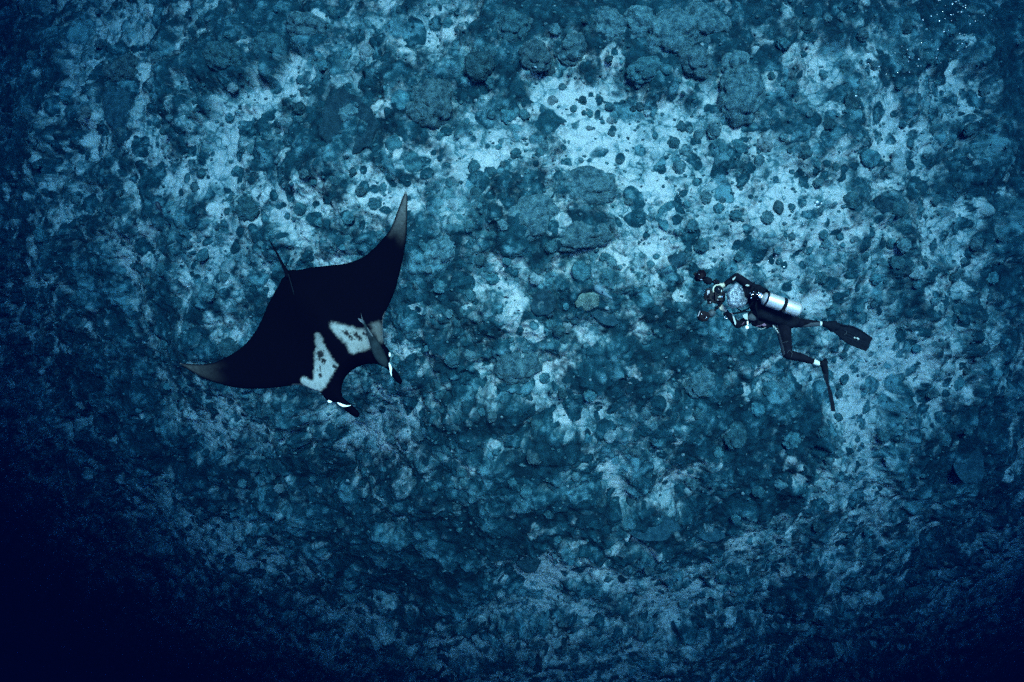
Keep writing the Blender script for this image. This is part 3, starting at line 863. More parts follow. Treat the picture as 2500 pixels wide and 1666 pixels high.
half = 330.0
# wings: a shallow S, shoulders high, then drooping, tips curled up
w_ = np.abs(lat) / half
rise = -0.55 * w_ ** 1.7 + 0.75 * np.maximum(0, w_ - 0.55) ** 1.8 * 2.0
rise += np.where(lat > 0, 0.0, 0.25) * w_
body = 0.20 * np.exp(-(lat / 62.0) ** 2) * sstep(-0.12, 0.30, lon) * (1 - 0.45 * sstep(0.75, 1.15, lon))
edge = np.sqrt(np.clip(sdv / 14.0, 0, 1)) * 0.035 + 0.085 * (1 - np.exp(-sdv / 42.0)) * (1 - np.clip(w_, 0, 1)) 
thick = edge + body * np.clip(sdv / 30.0, 0, 1) ** 0.6
Dm = MD - rise
sc_f = F
topz = Dm - thick; botz = Dm + thick * 0.8


def _pt(i, d):
    return P(vx[i], vy[i], d)


mverts = [_pt(i, topz[i]) for i in range(len(vo))]
bot_index = {}
for i in range(len(vo)):
    if sdv[i] <= 0: bot_index[i] = i
    else:
        bot_index[i] = len(mverts)
        p = _pt(i, Dm[i]); mverts.append(Vector((p.x, p.y, -botz[i])))
mfaces = [tuple(f) for f in fo] + [tuple(bot_index[i] for i in reversed(f)) for f in fo]
m_me = bpy.data.meshes.new("manta_body")
c0 = P(AX0[0] * .45 + AX1[0] * .55, AX0[1] * .45 + AX1[1] * .55, MD)
m_me.from_pydata([v[:] for v in mverts], [], mfaces)
m_me.update()
bmx = bmesh.new(); bmx.from_mesh(m_me); bmesh.ops.recalc_face_normals(bmx, faces=bmx.faces); bmx.to_mesh(m_me); bmx.free()
# amount of white: skin pattern, plus the wing-tip sheen painted in
n_a = fbm(vx * 0.11, vy * 0.11, 4, 5); n_b = fbm(vx * 0.05, vy * 0.05, 3, 8)
wob = (n_a - .5) * 9


def soft(poly, w=3.0, o=0.0):
    return sstep(-w, w, poly_sd(vx, vy, smooth_closed(poly, 3)) + wob * 0.9 + (fbm(vx * .4, vy * .4, 3, 71) - .5) * 5 + o)


def blotch(cx, cy, rx, ry, rot=0, s=1.0):
    """Torn dark blotch at zoom coordinates."""
    x0, y0 = zm(cx, cy); c, sn = math.cos(math.radians(rot)), math.sin(math.radians(rot))
    dx = vx - x0; dy = vy - y0
    e = ((dx * c + dy * sn) / (rx / 2.53)) ** 2 + ((-dx * sn + dy * c) / (ry / 2.53)) ** 2
    return s * np.exp(-e * 0.9) * 1.25


zxv = (vx - 400) * 2.53; zyv = (vy - 440) * 2.53
white = np.maximum.reduce([soft(LP, 4.0) * (0.62 + 0.38 * sstep(960, 1200, zyv)), soft(RP, 5) * 0.74 * (1 - 0.25 * sstep(1080, 1280, zxv)), soft(RP2, 6) * 0.27])
dark = np.maximum.reduce([blotch(968, 1080, 24, 30), blotch(985, 1112, 14, 26, -10), blotch(945, 1170, 8, 12), blotch(965, 1205, 14, 16), blotch(966, 1165, 6, 22),
                          blotch(1052, 1150, 12, 16), blotch(1125, 945, 30, 16, 30), blotch(1155, 970, 18, 14, 45), blotch(1200, 965, 12, 34, -45), blotch(1255, 960, 12, 20, -40), blotch(1240, 950, 10, 20, -40)])
white *= 1 - 0.95 * sstep(0.40, 0.85, dark + (fbm(vx * 0.30, vy * 0.30, 4, 91, .65) - .5) * 1.9)
white *= 0.72 + 0.56 * fbm(vx * 0.16, vy * 0.16, 4, 44)
mott = 0.6 + 0.8 * (fbm(vx * 0.25, vy * 0.25, 4, 61) - .2)
sheen_r = soft(RT, 10, 2) * (1 - sstep(120, 440, zyv)) * sstep(0.2, 6.0, sdv) * 0.34 * mott  # grey sheen of the wing tips, painted to fade inward
sheen_l = soft(LT, 9, 2) * (1 - sstep(90, 420, zxv)) * sstep(0.2, 5.0, sdv) * 0.12 * mott
tip = np.maximum(sheen_r, sheen_l)
tip = np.maximum(tip, 0.5 * np.exp(-((vx - zm(97, 1131)[0]) ** 2 + (vy - zm(97, 1131)[1]) ** 2) / 14.0))
tip = np.maximum(tip, 0.6 * np.exp(-((vx - zm(1494, 76)[0]) ** 2 + (vy - zm(1494, 76)[1]) ** 2) / 20.0))
white = np.maximum(white, tip)
white *= 0.86 + 0.28 * n_b
wt = np.zeros(len(mverts)); wt[:len(vo)] = white
rim = np.zeros(len(vo), bool)
for i in range(nb):
    zx, zy = (vx[i] - 400) * 2.53, (vy[i] - 440) * 2.53
    if (800 < zx < 962 and 1255 < zy < 1310) or (1340 < zx < 1372 and 815 < zy < 1000): rim[i] = True
wt[:len(vo)][rim] = 0.95
under = np.ones(len(mverts) - len(vo)) * 0.9
wt[len(vo):] = under
at = m_me.attributes.new("white", 'FLOAT', 'POINT'); at.data.foreach_set("value", wt.astype(np.float32))

M_MANTA = bpy.data.materials.new("manta_skin")
M_MANTA.use_nodes = True
nt = M_MANTA.node_tree; b = nt.nodes["Principled BSDF"]
ra = nt.nodes.new("ShaderNodeAttribute"); ra.attribute_name = "white"
tc = nt.nodes.new("ShaderNodeTexCoord")
nz = nt.nodes.new("ShaderNodeTexNoise"); nz.inputs["Scale"].default_value = 60; nz.inputs["Detail"].default_value = 6
nt.links.new(tc.outputs["Object"], nz.inputs["Vector"])
mu = nt.nodes.new("ShaderNodeMath"); mu.operation = 'MULTIPLY_ADD'; mu.inputs[1].default_value = 0.35; mu.inputs[2].default_value = 0.82
nt.links.new(nz.outputs["Fac"], mu.inputs[0])
m2 = nt.nodes.new("ShaderNodeMath"); m2.operation = 'MULTIPLY'
nt.links.new(mu.outputs[0], m2.inputs[0]); nt.links.new(ra.outputs["Fac"], m2.inputs[1])
mx = nt.nodes.new("ShaderNodeMix"); mx.data_type = 'RGBA'
mx.inputs["A"].default_value = (0.0006, 0.0006, 0.0012, 1); mx.inputs["B"].default_value = (0.125, 0.150, 0.148, 1)
nt.links.new(m2.outputs[0], mx.inputs["Factor"]); nt.links.new(mx.outputs["Result"], b.inputs["Base Color"])
b.inputs["Roughness"].default_value = 0.9; b.inputs["Specular IOR Level"].default_value = 0.0
bp = nt.nodes.new("ShaderNodeBump"); bp.inputs["Distance"].default_value = 0.004
nt.links.new(nz.outputs["Fac"], bp.inputs["Height"]); nt.links.new(bp.outputs["Normal"], b.inputs["Normal"])

manta = empty("manta_ray", c0, "black manta ray with white shoulder patches gliding over the reef, wings spread", "manta ray")
link("body", m_me, M_MANTA, manta)
M_BLACKSKIN = mat("black_ray_skin", (0.0008, 0.001, 0.0018), 0.9, vary=.2, spec=0.0)
M_WHITE = mat("white_skin", (0.42, 0.46, 0.45), 0.6, vary=.08, spec=0.2)


def zmp(x, y, d): return P(*zm(x, y), d)


t = MB(); t.tube([zmp(770, 600, MD - .14), zmp(757, 566, MD - .10), zmp(735, 525, MD - .08), zmp(700, 455, MD - .06), zmp(668, 400, MD - .05), zmp(650, 368, MD - .05)],
                 [0.036, 0.030, 0.022, 0.016, 0.011, 0.008], 10)
t.build("tail", M_BLACKSKIN, manta)
f = MB(); f.prism([zmp(768, 580, MD - .16), zmp(782, 625, MD - .24), zmp(800, 690, MD - .26), zmp(806, 720, MD - .20), zmp(790, 660, MD - .15)], (0.012, -0.006, 0.0))
f.build("dorsal_fin", mat("grey_fin_edge", (0.003, 0.005, 0.007), .9, vary=.3, spec=.0), manta, smooth=False)


def depth_at(x, y):
    """Depth of the manta's back at zoom coordinates."""
    px, py = zm(x, y); k = int(np.argmin((vx - px) ** 2 + (vy - py) ** 2)); return topz[k], Dm[k]


for (ex, ey) in ((1026, 1366), (1392, 1080)):
    d = depth_at(ex, ey)[1]
    e = MB(); e.ball(zmp(ex, ey, d), 0.035, 3, (1, .75, .8) if ex < 1200 else (.7, 1.1, .8))
    eo = e.build("eye_lobe", M_WHITE, manta)
    e = MB(); e.ball(zmp(ex + (-2 if ex < 1200 else 6), ey + (6 if ex < 1200 else 3), d + .012), 0.014, 2)
    e.build("pupil", M_BLACKSKIN, eo)


def ribbon(name, pts, widths, m, parent, thick=0.008):
    """Curved thin-edged strip along points (world) lying roughly facing up."""
    mb = MB(); L_ = []; R_ = []
    for i, p in enumerate(pts):
        t_ = (pts[min(i + 1, len(pts) - 1)] - pts[max(0, i - 1)]).normalized()
        s_ = t_.cross(Vector((0, 0, 1))).normalized()
        L_.append(p + s_ * widths[i] / 2); R_.append(p - s_ * widths[i] / 2)
    mb.prism(L_ + R_[::-1], (0, 0, thick))
    return mb.build(name, m, parent, smooth=False)


dl = depth_at(1130, 1395)[0]; dr = depth_at(1400, 1165)[0]
ribbon("fin_fold", [zmp(1072, 1374, dl - .03), zmp(1090, 1384, dl - .035), zmp(1110, 1393, dl - .04), zmp(1132, 1395, dl - .04), zmp(1155, 1391, dl - .03)],
       [.006, .030, .032, .016, .004], M_WHITE, manta, .02)
ribbon("fin_fold", [zmp(1391, 1128, dr - .03), zmp(1397, 1145, dr - .035), zmp(1402, 1165, dr - .04), zmp(1401, 1185, dr - .04), zmp(1407, 1210, dr - .03)],
       [.008, .030, .032, .022, .004], M_WHITE, manta, .02)

# ------------------------------------------------------------------ the remora riding above the manta


def fish_mesh(L, H, W, fork=0.5, tail=0.24, seg=14, n=22, belly=0.0):
    """Fish along +X (head), height along Z, centred; returns an MB."""
    mb = MB(); rings = []
    bm = mb.bm
    for i in range(n):
        u = i / (n - 1)
        x = L * (0.5 - u * 0.86)
        prof = (math.sin(math.pi * min(1, u / 0.9) ** 0.62) ** 0.85 if u < 0.9 else 0) * (1 - u) ** 0.25
        prof = max(prof, 0.02 if u < 0.02 else 0.11)
        rings.append([bm.verts.new((x, W / 2 * prof * math.cos(a), H / 2 * prof * math.sin(a) - belly * prof)) for a in [2 * math.pi * k / seg for k in range(seg)]])
    for r0, r1 in zip(rings, rings[1:]):
        for k in range(seg): bm.faces.new((r0[k], r0[(k + 1) % seg], r1[(k + 1) % seg], r1[k]))
    bm.faces.new(rings[0]); bm.faces.new(list(reversed(rings[-1])))
    return mb


def make_fish(name, label, cat, p_head, p_tail, h, w, m, m_fin, pect=0.18, fork=0.12, roll=0.0, group=None, tail_up=True, mid=None):
    """Place a fish between two world points, with tail, dorsal and pectoral fins as parts."""
    p_head = Vector(p_head); p_tail = Vector(p_tail)
    L = (p_head - p_tail).length
    d = (p_head - p_tail).normalized()
    c = (p_head + p_tail) / 2
    up = Vector((0, 0, 1)); side = up.cross(d).normalized(); up = d.cross(side)
    q = Quaternion(d, roll); side = q @ side; up = q @ up
    Mx = Matrix((d, side, up)).transposed().to_4x4(); Mx.translation = c
    root = empty(name, c, label, cat, group)

    def put(mb, nm, mm, parent=root):
        bmesh.ops.transform(mb.bm, matrix=Mx, verts=mb.bm.verts)
        return mb.build(nm, mm, parent)
    put(fish_mesh(L, h, w), "body", m)
    t_ = MB(); x0 = -L * 0.34
    t_.prism([(x0, 0, 0.02 * L), (x0 - L * 0.17, 0, fork * L), (x0 - L * 0.145, 0, fork * L * .75), (x0 - L * .08, 0, 0), (x0 - L * 0.145, 0, -fork * L * .75), (x0 - L * 0.17, 0, -fork * L), (x0, 0, -0.02 * L)], (0, 0.012 * L, 0))
    put(t_, "tail_fin", m_fin)
    t_ = MB(); t_.prism([(L * .08, 0, h * .40), (-L * .02, 0, h * .5 + L * .06), (-L * .06, 0, h * .5 + L * .05), (-L * .12, 0, h * .32)], (0, 0.01 * L, 0))
    put(t_, "dorsal_fin", m_fin)
    for s in (-1, 1):
        t_ = MB(); t_.prism([(L * .20, s * w * .40, -h * .08), (L * .10, s * (w * .45 + L * pect), -h * .2), (L * .05, s * (w * .45 + L * pect * .9), -h * .2), (L * .06, s * w * .42, -h * .1)], (0, 0, 0.01 * L))
        put(t_, "pectoral_fin", m_fin)
    return root


M_REM = mat("grey_fish_skin", (0.0045, 0.0085, 0.010), 0.75, vary=.45, scale=8, spec=.01)
M_REMF = mat("grey_fish_fin", (0.035, 0.05, 0.055), 0.6, vary=.2)
rd = float(depth_at(1300, 1000)[0]) - 0.30
rem = empty("remora", zmp(1300, 1000, rd), "slender grey remora with forked tail riding over the manta's head", "fish")
mb = MB()
spine = [(1232, 868, .010), (1240, 890, .016), (1252, 915, .022), (1262, 935, .030), (1275, 960, .042), (1292, 990, .058), (1305, 1020, .070), (1320, 1055, .080), (1335, 1085, .082), (1350, 1110, .074), (1364, 1130, .056), (1373, 1145, .030), (1377, 1152, .010)]
mb.tube([zmp(a, b_, rd) for a, b_, _ in spine], [r * .95 for *_, r in spine], 14, flat=0.8)
mb.build("body", M_REM, rem)
mb = MB(); mb.prism([zmp(1240, 890, rd - .005), zmp(1226, 850, rd - .03), zmp(1217, 822, rd - .05), zmp(1221, 848, rd - .02), zmp(1223, 860, rd), zmp(1199, 853, rd + .03), zmp(1212, 872, rd + .02), zmp(1228, 884, rd + .01), zmp(1236, 896, rd)], (0, 0, .008))
mb.build("tail_fin", M_REMF, rem, smooth=False)
mb = MB(); mb.prism([zmp(1256, 912, rd - .02), zmp(1278, 945, rd - .06), zmp(1291, 965, rd - .055), zmp(1282, 962, rd - .04), zmp(1266, 935, rd - .03)], (0.004, 0.004, 0))
mb.build("dorsal_fin", M_REMF, rem, smooth=False)
mb = MB(); mb.prism([zmp(1312, 1040, rd + .01), zmp(1305, 1085, rd + .02), zmp(1325, 1110, rd + .02), zmp(1335, 1095, rd + .01)], (0, 0, .008))
mb.build("pectoral_fin", M_REM, rem, smooth=False)

# ------------------------------------------------------------------ small shark and reef fish over the reef
M_SHARK = mat("shark_skin", (0.10, 0.15, 0.16), 0.6, vary=.2, scale=6)
M_SHFIN = mat("shark_dark_fin", (0.012, 0.024, 0.030), 0.6, vary=.2)
sdp = -floor_at(1468, 706).z - 1.1


def zk(x, y, d): return P(1440 + x / 31.37, 680 + y / 31.36, d)


sh = empty("reef_shark", zk(900, 900, sdp), "small slim grey shark with dark fins seen from above the sand", "shark")
mb = MB()
sp = [(330, 560, .012), (400, 600, .055), (520, 690, .085), (700, 820, .098), (900, 980, .085), (1050, 1110, .065), (1250, 1260, .045), (1450, 1390, .028), (1650, 1490, .016), (1750, 1540, .010)]
mb.tube([zk(a, b_, sdp) for a, b_, _ in sp], [r for *_, r in sp], 14, flat=.85)
mb.build("body", M_SHARK, sh)
for pts in ([(840, 680), (1235, 465), (1120, 640), (1020, 790), (1040, 900), (960, 850)], [(610, 930), (600, 1080), (705, 1250), (790, 1100), (760, 1040)]):
    mb = MB(); mb.prism([zk(a, b_, sdp + .02) for a, b_ in pts], (0, 0, .015)); mb.build("pectoral_fin", M_SHFIN, sh, smooth=False)
mb = MB(); mb.prism([zk(900, 950, sdp - .07), zk(1010, 1060, sdp - .16), zk(1040, 1090, sdp - .14), zk(1030, 1080, sdp - .06)], (.008, .008, 0)); mb.build("dorsal_fin", M_SHFIN, sh, smooth=False)
mb = MB(); mb.prism([zk(1690, 1510, sdp), zk(1850, 1610, sdp - .12), zk(1860, 1640, sdp - .10), zk(1760, 1560, sdp), zk(1830, 1630, sdp + .06), zk(1700, 1540, sdp + .02)], (.006, .008, 0)); mb.build("tail_fin", M_SHFIN, sh, smooth=False)

M_DFISH = mat("dark_fish_skin", (0.008, 0.014, 0.022), 0.6, vary=.3)
M_SFISH = mat("silver_fish_skin", (0.55, 0.60, 0.60), 0.35, vary=.15)
FISH = [   # head px, tail px, lift above reef, height share, pale?, label
    ((381, 492), (402, 531), 2.5, .34, 0, "dark slender fish swimming over the steep left slope"),
    ((1243, 728), (1224, 724), 1.2, .30, 0, "dark fish above the sand left of the dark lumpy plate coral"),
    ((1146, 742), (1132, 741), 1.0, .30, 0, "tiny dark fish over the pale sand halfway from manta to small shark"),
    ((1270, 759), (1256, 758), 1.0, .26, 0, "thin dark fish below the dark fish left of the plate coral"),
    ((1346, 716), (1334, 707), 1.0, .30, 0, "small dark fish at the upper edge of the dark lumpy plate coral"),
    ((1380, 306), (1362, 299), 1.2, .28, 0, "small dark fish over the bright sand at the top centre"),
    ((1348, 396), (1352, 384), 1.0, .30, 0, "tiny upright dark fish below the bright top sand"),
    ((1228, 2), (1236, 14), 1.0, .3, 0, "tiny dark fish at the very top edge left of centre"),
    ((1311, 165), (1300, 163), 1.0, .22, 1, "tiny silver fish by the round coral on the upper sand"),
    ((1656, 170), (1649, 169), 1.4, .3, 1, "tiny silver fish in the dark hollow near the top"),
    ((1560, 1312), (1563, 1301), 1.0, .3, 0, "tiny dark fish over the wide smooth plate coral"),
    ((1056, 1528), (1064, 1527), 2.0, .6, 0, "small dark fish over the dim slope at the bottom"),
    ((2449, 1361), (2456, 1364), 2.5, .5, 0, "tiny dark fish in the blue at the lower right edge"),
    ((1686, 468), (1690, 456), 1.0, .25, 0, "thin dark fish above the sand, upper left of the diver"),
    ((676, 1256), (684, 1248), 1.5, .3, 0, "tiny dark fish over the pale patch at lower left"),
    ((830, 1197), (846, 1206), 1.2, .3, 0, "dark fish above the dim reef below the manta"),
]
for (hd, tl, lift, hh, pale, lab) in FISH:
    z = -floor_at(*hd).z - lift
    a = P(*hd, z); b_ = P(*tl, z + 0.02)
    Lf = (a - b_).length
    make_fish("reef_fish", lab, "fish", a, b_, Lf * hh, Lf * hh * .8, M_SFISH if pale else M_DFISH, M_SFISH if pale else M_DFISH, pect=.08, roll=0.5)

# ------------------------------------------------------------------ the diver
DD = 9.63
S2 = 2016 / 540.0
S3 = 2281 / 320.0


def z2(x, y, d=0.0): return P(1640 + x / S2, 620 + y / S2, DD + d)
def z3(x, y, d=0.0): return P(1660 + x / S3, 640 + y / S3, DD + d)


M_SUIT = mat("black_neoprene", (0.0014, 0.0019, 0.0032), 0.85, vary=.4, scale=14, bump=.004, bscale=45, spec=.03)
M_GREYP = mat("dark_grey_neoprene", (0.009, 0.016, 0.021), 0.85, vary=.25, scale=30)
M_SOCK = mat("white_neoprene", (0.26, 0.29, 0.27), 0.7, vary=.08)
M_SKIN = mat("pale_skin", (0.20, 0.19, 0.15), 0.6, vary=.08)
M_BLK = mat("black_plastic", (0.0014, 0.002, 0.003), 0.45, vary=.3, spec=.02)
M_GLOSS = mat("glossy_black_housing", (0.0012, 0.0016, 0.0028), 0.3, vary=.3, spec=.035)
M_RUB = mat("black_rubber", (0.0016, 0.0028, 0.0042), 0.8, vary=.4, spec=.02)
M_ALU = mat("brushed_aluminium", (0.30, 0.31, 0.31), 0.38, 0.55, vary=.12, scale=7, bump=.001, bscale=80)
M_CHROME = mat("polished_chrome", (0.45, 0.50, 0.54), 0.2, 0.9, vary=.05)
M_STROBE = mat("strobe_body", (0.0016, 0.0010, 0.0018), 0.55, vary=.4, spec=.03)
M_SCREEN = mat("pale_window", (0.10, 0.11, 0.14), 0.3, vary=.06)
M_PANEL = mat("white_print", (0.15, 0.18, 0.17), 0.6, vary=.05)
M_MAUVE = mat("mauve_patch", (0.06, 0.03, 0.055), 0.6, vary=.1)
M_GLASS = mat("dark_glass", (0.002, 0.003, 0.004), 0.1, vary=.1, spec=.08, coat=.01)

diver = empty("person", z2(900, 480), "scuba diver in black wetsuit, camera held ahead, one knee bent, swimming left", "person")
bd = MB()
# trunk
bd.capsule(z2(790, 400, .02), z2(880, 500, .03), .165, .155)
bd.capsule(z2(770, 360, 0), z2(800, 470, .05), .13, .14)
bd.capsule(z2(880, 500, .04), z2(1040, 590, .04), .150, .150)
bd.capsule(z2(830, 570, .08), z2(960, 600, .08), .115, .12)
bd.capsule(z2(1010, 600, .05), z2(1080, 605, .06), .135, .120)
# neck and head
bd.capsule(z2(740, 380, .00), z2(700, 375, .02), .075, .07)
bd.ball(z2(655, 380, .05), .115, 3, (1.15, .92, 1.05))
# far arm (upper in the picture)
bd.capsule(z2(745, 320, .00), z2(592, 208, -.06), .072, .055)
bd.capsule(z2(592, 208, -.06), z2(482, 280, -.02), .055, .036)
# near arm (lower in the picture)
bd.capsule(z2(790, 500, .02), z2(700, 600, .05), .075, .062)
bd.capsule(z2(700, 600, .05), z2(600, 648, .05), .060, .052)
bd.capsule(z2(600, 648, .05), z2(525, 570, .02), .052, .040)
bd.capsule(z2(525, 570, .02), z2(498, 525, .01), .038, .030)
# hanging leg (nearer)
bd.capsule(z2(1010, 620, .02), z2(1052, 905, .02), .112, .074)
bd.capsule(z2(1052, 905, .02), z2(1062, 918, .02), .076, .076)
bd.capsule(z2(1062, 920, .02), z2(1180, 945, .03), .070, .066)
bd.capsule(z2(1180, 945, .03), z2(1342, 1002, .04), .062, .034)
bd.capsule(z2(1342, 1002, .04), z2(1400, 1010, .04), .034, .030)
# trailing leg
bd.capsule(z2(1060, 600, .06), z2(1130, 630, .38), .105, .074)
bd.capsule(z2(1130, 630, .38), z2(1230, 632, .42), .072, .064)
bd.capsule(z2(1230, 632, .42), z2(1375, 638, .46), .062, .034)
bd.capsule(z2(1375, 638, .46), z2(1450, 660, .46), .034, .034)


def hand(mb, wrist, palm, finger_dirs, thumb, up):
    """Palm and five bent fingers as tapered chains rooted in the palm."""
    wrist = Vector(wrist); palm = Vector(palm)
    mb.capsule(wrist, palm, .028, .034)
    d = (palm - wrist).normalized(); s_ = d.cross(up).normalized()
    mb.capsule(palm - s_ * .022, palm + s_ * .026, .018, .020)
    lens = (.070, .080, .076, .060)
    for k in range(4):
        r0 = palm + s_ * (-.030 + .020 * k) + d * .01
        d1 = finger_dirs[0]; d2 = finger_dirs[1]; d3 = finger_dirs[2]
        l_ = lens[k]
        a = r0 + d1 * l_ * .5; b_ = a + d2 * l_ * .35; c_ = b_ + d3 * l_ * .3
        mb.capsule(r0, a, .0105, .010, 8); mb.capsule(a, b_, .010, .009, 8); mb.capsule(b_, c_, .009, .0075, 8)
    t0_ = palm - s_ * .026 - d * .015
    t1_ = t0_ + thumb[0] * .035; t2_ = t1_ + thumb[1] * .03
    mb.capsule(t0_, t1_, .0125, .011, 8); mb.capsule(t1_, t2_, .011, .009, 8)


V_ = Vector
hand(bd, z2(478, 283, -.02), z2(448, 292, -.03), (V_((-.8, -.1, .5)).normalized(), V_((-.7, -.5, .3)).normalized(), V_((-.3, -.9, 0)).normalized()),
     (V_((-.3, -.9, .1)).normalized(), V_((-.7, -.6, -.2)).normalized()), V_((0, 0, 1)))
hand(bd, z2(496, 522, .01), z2(468, 495, .0), (V_((-.7, .6, .1)).normalized(), V_((-.5, .8, .2)).normalized(), V_((-.1, .9, .4)).normalized()),
     (V_((-.8, .1, .3)).normalized(), V_((-.6, .7, .2)).normalized(), ), V_((0, 0, 1)))
body_me = remeshed(bd, 0.0105, 5)
person_body = link("body", body_me, [M_SUIT, M_SKIN, M_SOCK, M_GREYP], diver)


def near_seg(p, a, b):
    a = Vector(a); b = Vector(b); t_ = max(0, min(1, (p - a).dot(b - a) / (b - a).length_squared)); return (p - (a + (b - a) * t_)).length


off = Vector(diver.location)
rules = [   # material index, segment, radius
    (1, z2(462, 290, -.02), z2(395, 305, -.03), .10), (1, z2(488, 512, .01), z2(440, 500, .02), .085),
    (2, z2(1295, 982, .04), z2(1338, 1000, .04), .058), (2, z2(1352, 636, .45), z2(1372, 638, .46), .055)]
cutp = [(z2(480, 282, -.02), (z2(440, 292, -.02) - z2(480, 282, -.02)).normalized())]
for pl in body_me.polygons:
    c = pl.center
    k = 0
    if near_seg(c, rules[0][1], rules[0][2]) < .10 and (c - z2(476, 283, -.02)).dot((z2(440, 295) - z2(476, 283)).normalized()) > 0: k = 1
    elif near_seg(c, rules[1][1], rules[1][2]) < .085 and (c - z2(497, 522, .01)).dot((z2(460, 488) - z2(497, 522)).normalized()) > 0: k = 1
    elif near_seg(c, rules[2][1], rules[2][2]) < .06 and 0 < (c - z2(1288, 982, .04)).dot((z2(1345, 1002, .04) - z2(1288, 982, .04)).normalized()) < .12: k = 2
    elif near_seg(c, rules[3][1], rules[3][2]) < .06 and 0 < (c - z2(1345, 636, .45)).dot(V_((1, 0, 0))) < .06: k = 2
    elif near_seg(c, z2(1190, 645, .42), z2(1330, 648, .45)) < .070 and c.y < z2(0, 628, .42).y and c.x > z2(1150, 0, .42).x and c.x < z2(1345, 636, .45).x: k = 3
    elif near_seg(c, z2(960, 640, .02), z2(1015, 900, .02)) < .052 and c.z > z2(0, 0, .03).z and c.x < z2(985, 0).x + (z2(0, 640).y - c.y) * .25: k = 3
    pl.material_index = k

# hood, mask, regulator
mb = MB(); mb.ball(z2(668, 378, .03), .128, 4, (1.05, .95, 1.0))
hood = remeshed(mb, .012, 2); link("hood", hood, M_SUIT, diver)
mb = MB(); mb.box(z2(612, 388, .07), (.05, .17, .11), None, .02); mask = mb.build("mask", M_BLK, diver, smooth=False)
mb = MB(); mb.box(z2(600, 388, .07), (.02, .14, .08), None, .008); mb.build("mask_lens", M_GLASS, mask, smooth=False)
mb = MB(); mb.torus(z2(665, 380, .03), .131, .010, (1, .1, 0), 32, 6); mb.build("mask_strap", M_RUB, diver)
mb = MB(); mb.tube([z2(598, 440, .10), z2(580, 452, .10)], [.035, .032], 16).capsule(z2(615, 430, .11), z2(598, 440, .10), .02, .025)
mb.build("regulator", M_BLK, diver)
for pts, r in (([z2(770, 400, -.22), z2(745, 430, -.20), z2(700, 500, -.10), z2(640, 525, .02), z2(590, 490, .1), z2(590, 450, .1)], .012),
               ([z2(760, 350, -.22), z2(748, 290, -.22), z2(752, 262, -.20), z2(738, 292, -.14), z2(700, 300, -.04)], .009),
               ([z2(775, 400, -.2), z2(765, 480, -.19), z2(785, 560, -.13), z2(780, 630, -.02), z2(745, 650, .05)], .010),
               ([z2(735, 530, -.12), z2(660, 528, -.05), z2(560, 545, .02), z2(500, 548, .02)], .012),
               ([z2(760, 360, -.22), z2(800, 322, -.2), z2(862, 326, -.16), z2(880, 345, -.10)], .012)):
    mb = MB(); mb.tube(pts, r, 8); mb.build("hose", M_RUB, diver)
mb = MB(); mb.tube([z2(505, 552, .0), z2(480, 545, .0)], [.030, .030], 16); mb.box(z2(484, 548, -.015), (.05, .035, .03), None, .008)
mb.build("gauge_console", M_BLK, diver)
mb = MB(); mb.torus(z2(496, 575, .02), .024, .0055, (0, 0, 1), 20, 8); mb.build("bolt_snap", M_CHROME, diver)
# buoyancy jacket
mb = MB()
mb.capsule(z2(790, 330, -.05), z2(760, 400, -.10), .07, .085); mb.capsule(z2(760, 400, -.10), z2(800, 520, -.06), .09, .10)
mb.capsule(z2(800, 520, -.06), z2(1080, 630, -.02), .11, .085); mb.capsule(z2(840, 420, -.07), z2(1060, 570, -.04), .10, .09)
mb.capsule(z2(720, 320, -.03), z2(800, 325, -.05), .05, .06); mb.capsule(z2(1080, 610, .0), z2(1105, 620, .0), .085, .08)
bcd = link("buoyancy_jacket", remeshed(mb, .014, 6), mat("black_jacket_cloth", (0.0016, 0.0026, 0.004), .9, vary=.5, scale=10, bump=.012, bscale=18, spec=.03), diver)
mb = MB(); mb.capsule(z2(770, 620, .06), z2(860, 640, .08), .075, .07).capsule(z2(860, 640, .08), z2(905, 640, .08), .06, .05)
link("jacket_pocket", remeshed(mb, .012, 4), M_SUIT, diver)
ribbon("pocket_trim", [z2(770, 662, -.03), z2(805, 655, -.04), z2(832, 645, -.04)], [.006, .01, .006], M_MAUVE, diver)
ribbon("pocket_trim", [z2(780, 684, -.0), z2(820, 686, -.0), z2(858, 672, -.0)], [.003, .006, .003], M_PANEL, diver)
ribbon("pocket_patch", [z2(825, 650, -.03), z2(842, 646, -.04), z2(858, 652, -.03)], [.02, .045, .02], M_MAUVE, diver, .012)
# grey sleeve shading built as a patch; white panels of sleeves and suit
mb = MB(); mb.ball(z2(738, 576, -.04), .068, 3, (1.05, .82, .6)); mb.build("shoulder_shading", M_GREYP, diver)
mb = MB(); mb.prism([z2(645, 560, -.055), z2(662, 548, -.065), z2(690, 544, -.075), z2(692, 602, -.075), z2(670, 596, -.065), z2(650, 580, -.055)], (0, 0, .014)); mb.build("sleeve_print", M_PANEL, diver, smooth=False)
mb = MB(); mb.prism([z2(553, 566, -.035), z2(566, 572, -.035), z2(586, 625, -.03), z2(582, 650, -.03), z2(572, 640, -.03)], (0, 0, .012)); mb.build("sleeve_print", M_PANEL, diver, smooth=False)
ribbon("sleeve_stripe", [z2(538, 538, -.03), z2(552, 548, -.035), z2(560, 562, -.035)], [.004, .008, .004], M_MAUVE, diver)
ribbon("sleeve_stripe", [z2(636, 648, -.03), z2(652, 634, -.035), z2(662, 620, -.035)], [.003, .008, .003], M_MAUVE, diver)
mb = MB(); mb.prism([z2(550, 232, -.115), z2(585, 205, -.125), z2(578, 222, -.125), z2(558, 244, -.115)], (0, 0, .01)); mb.build("sleeve_print", M_PANEL, diver, smooth=False)
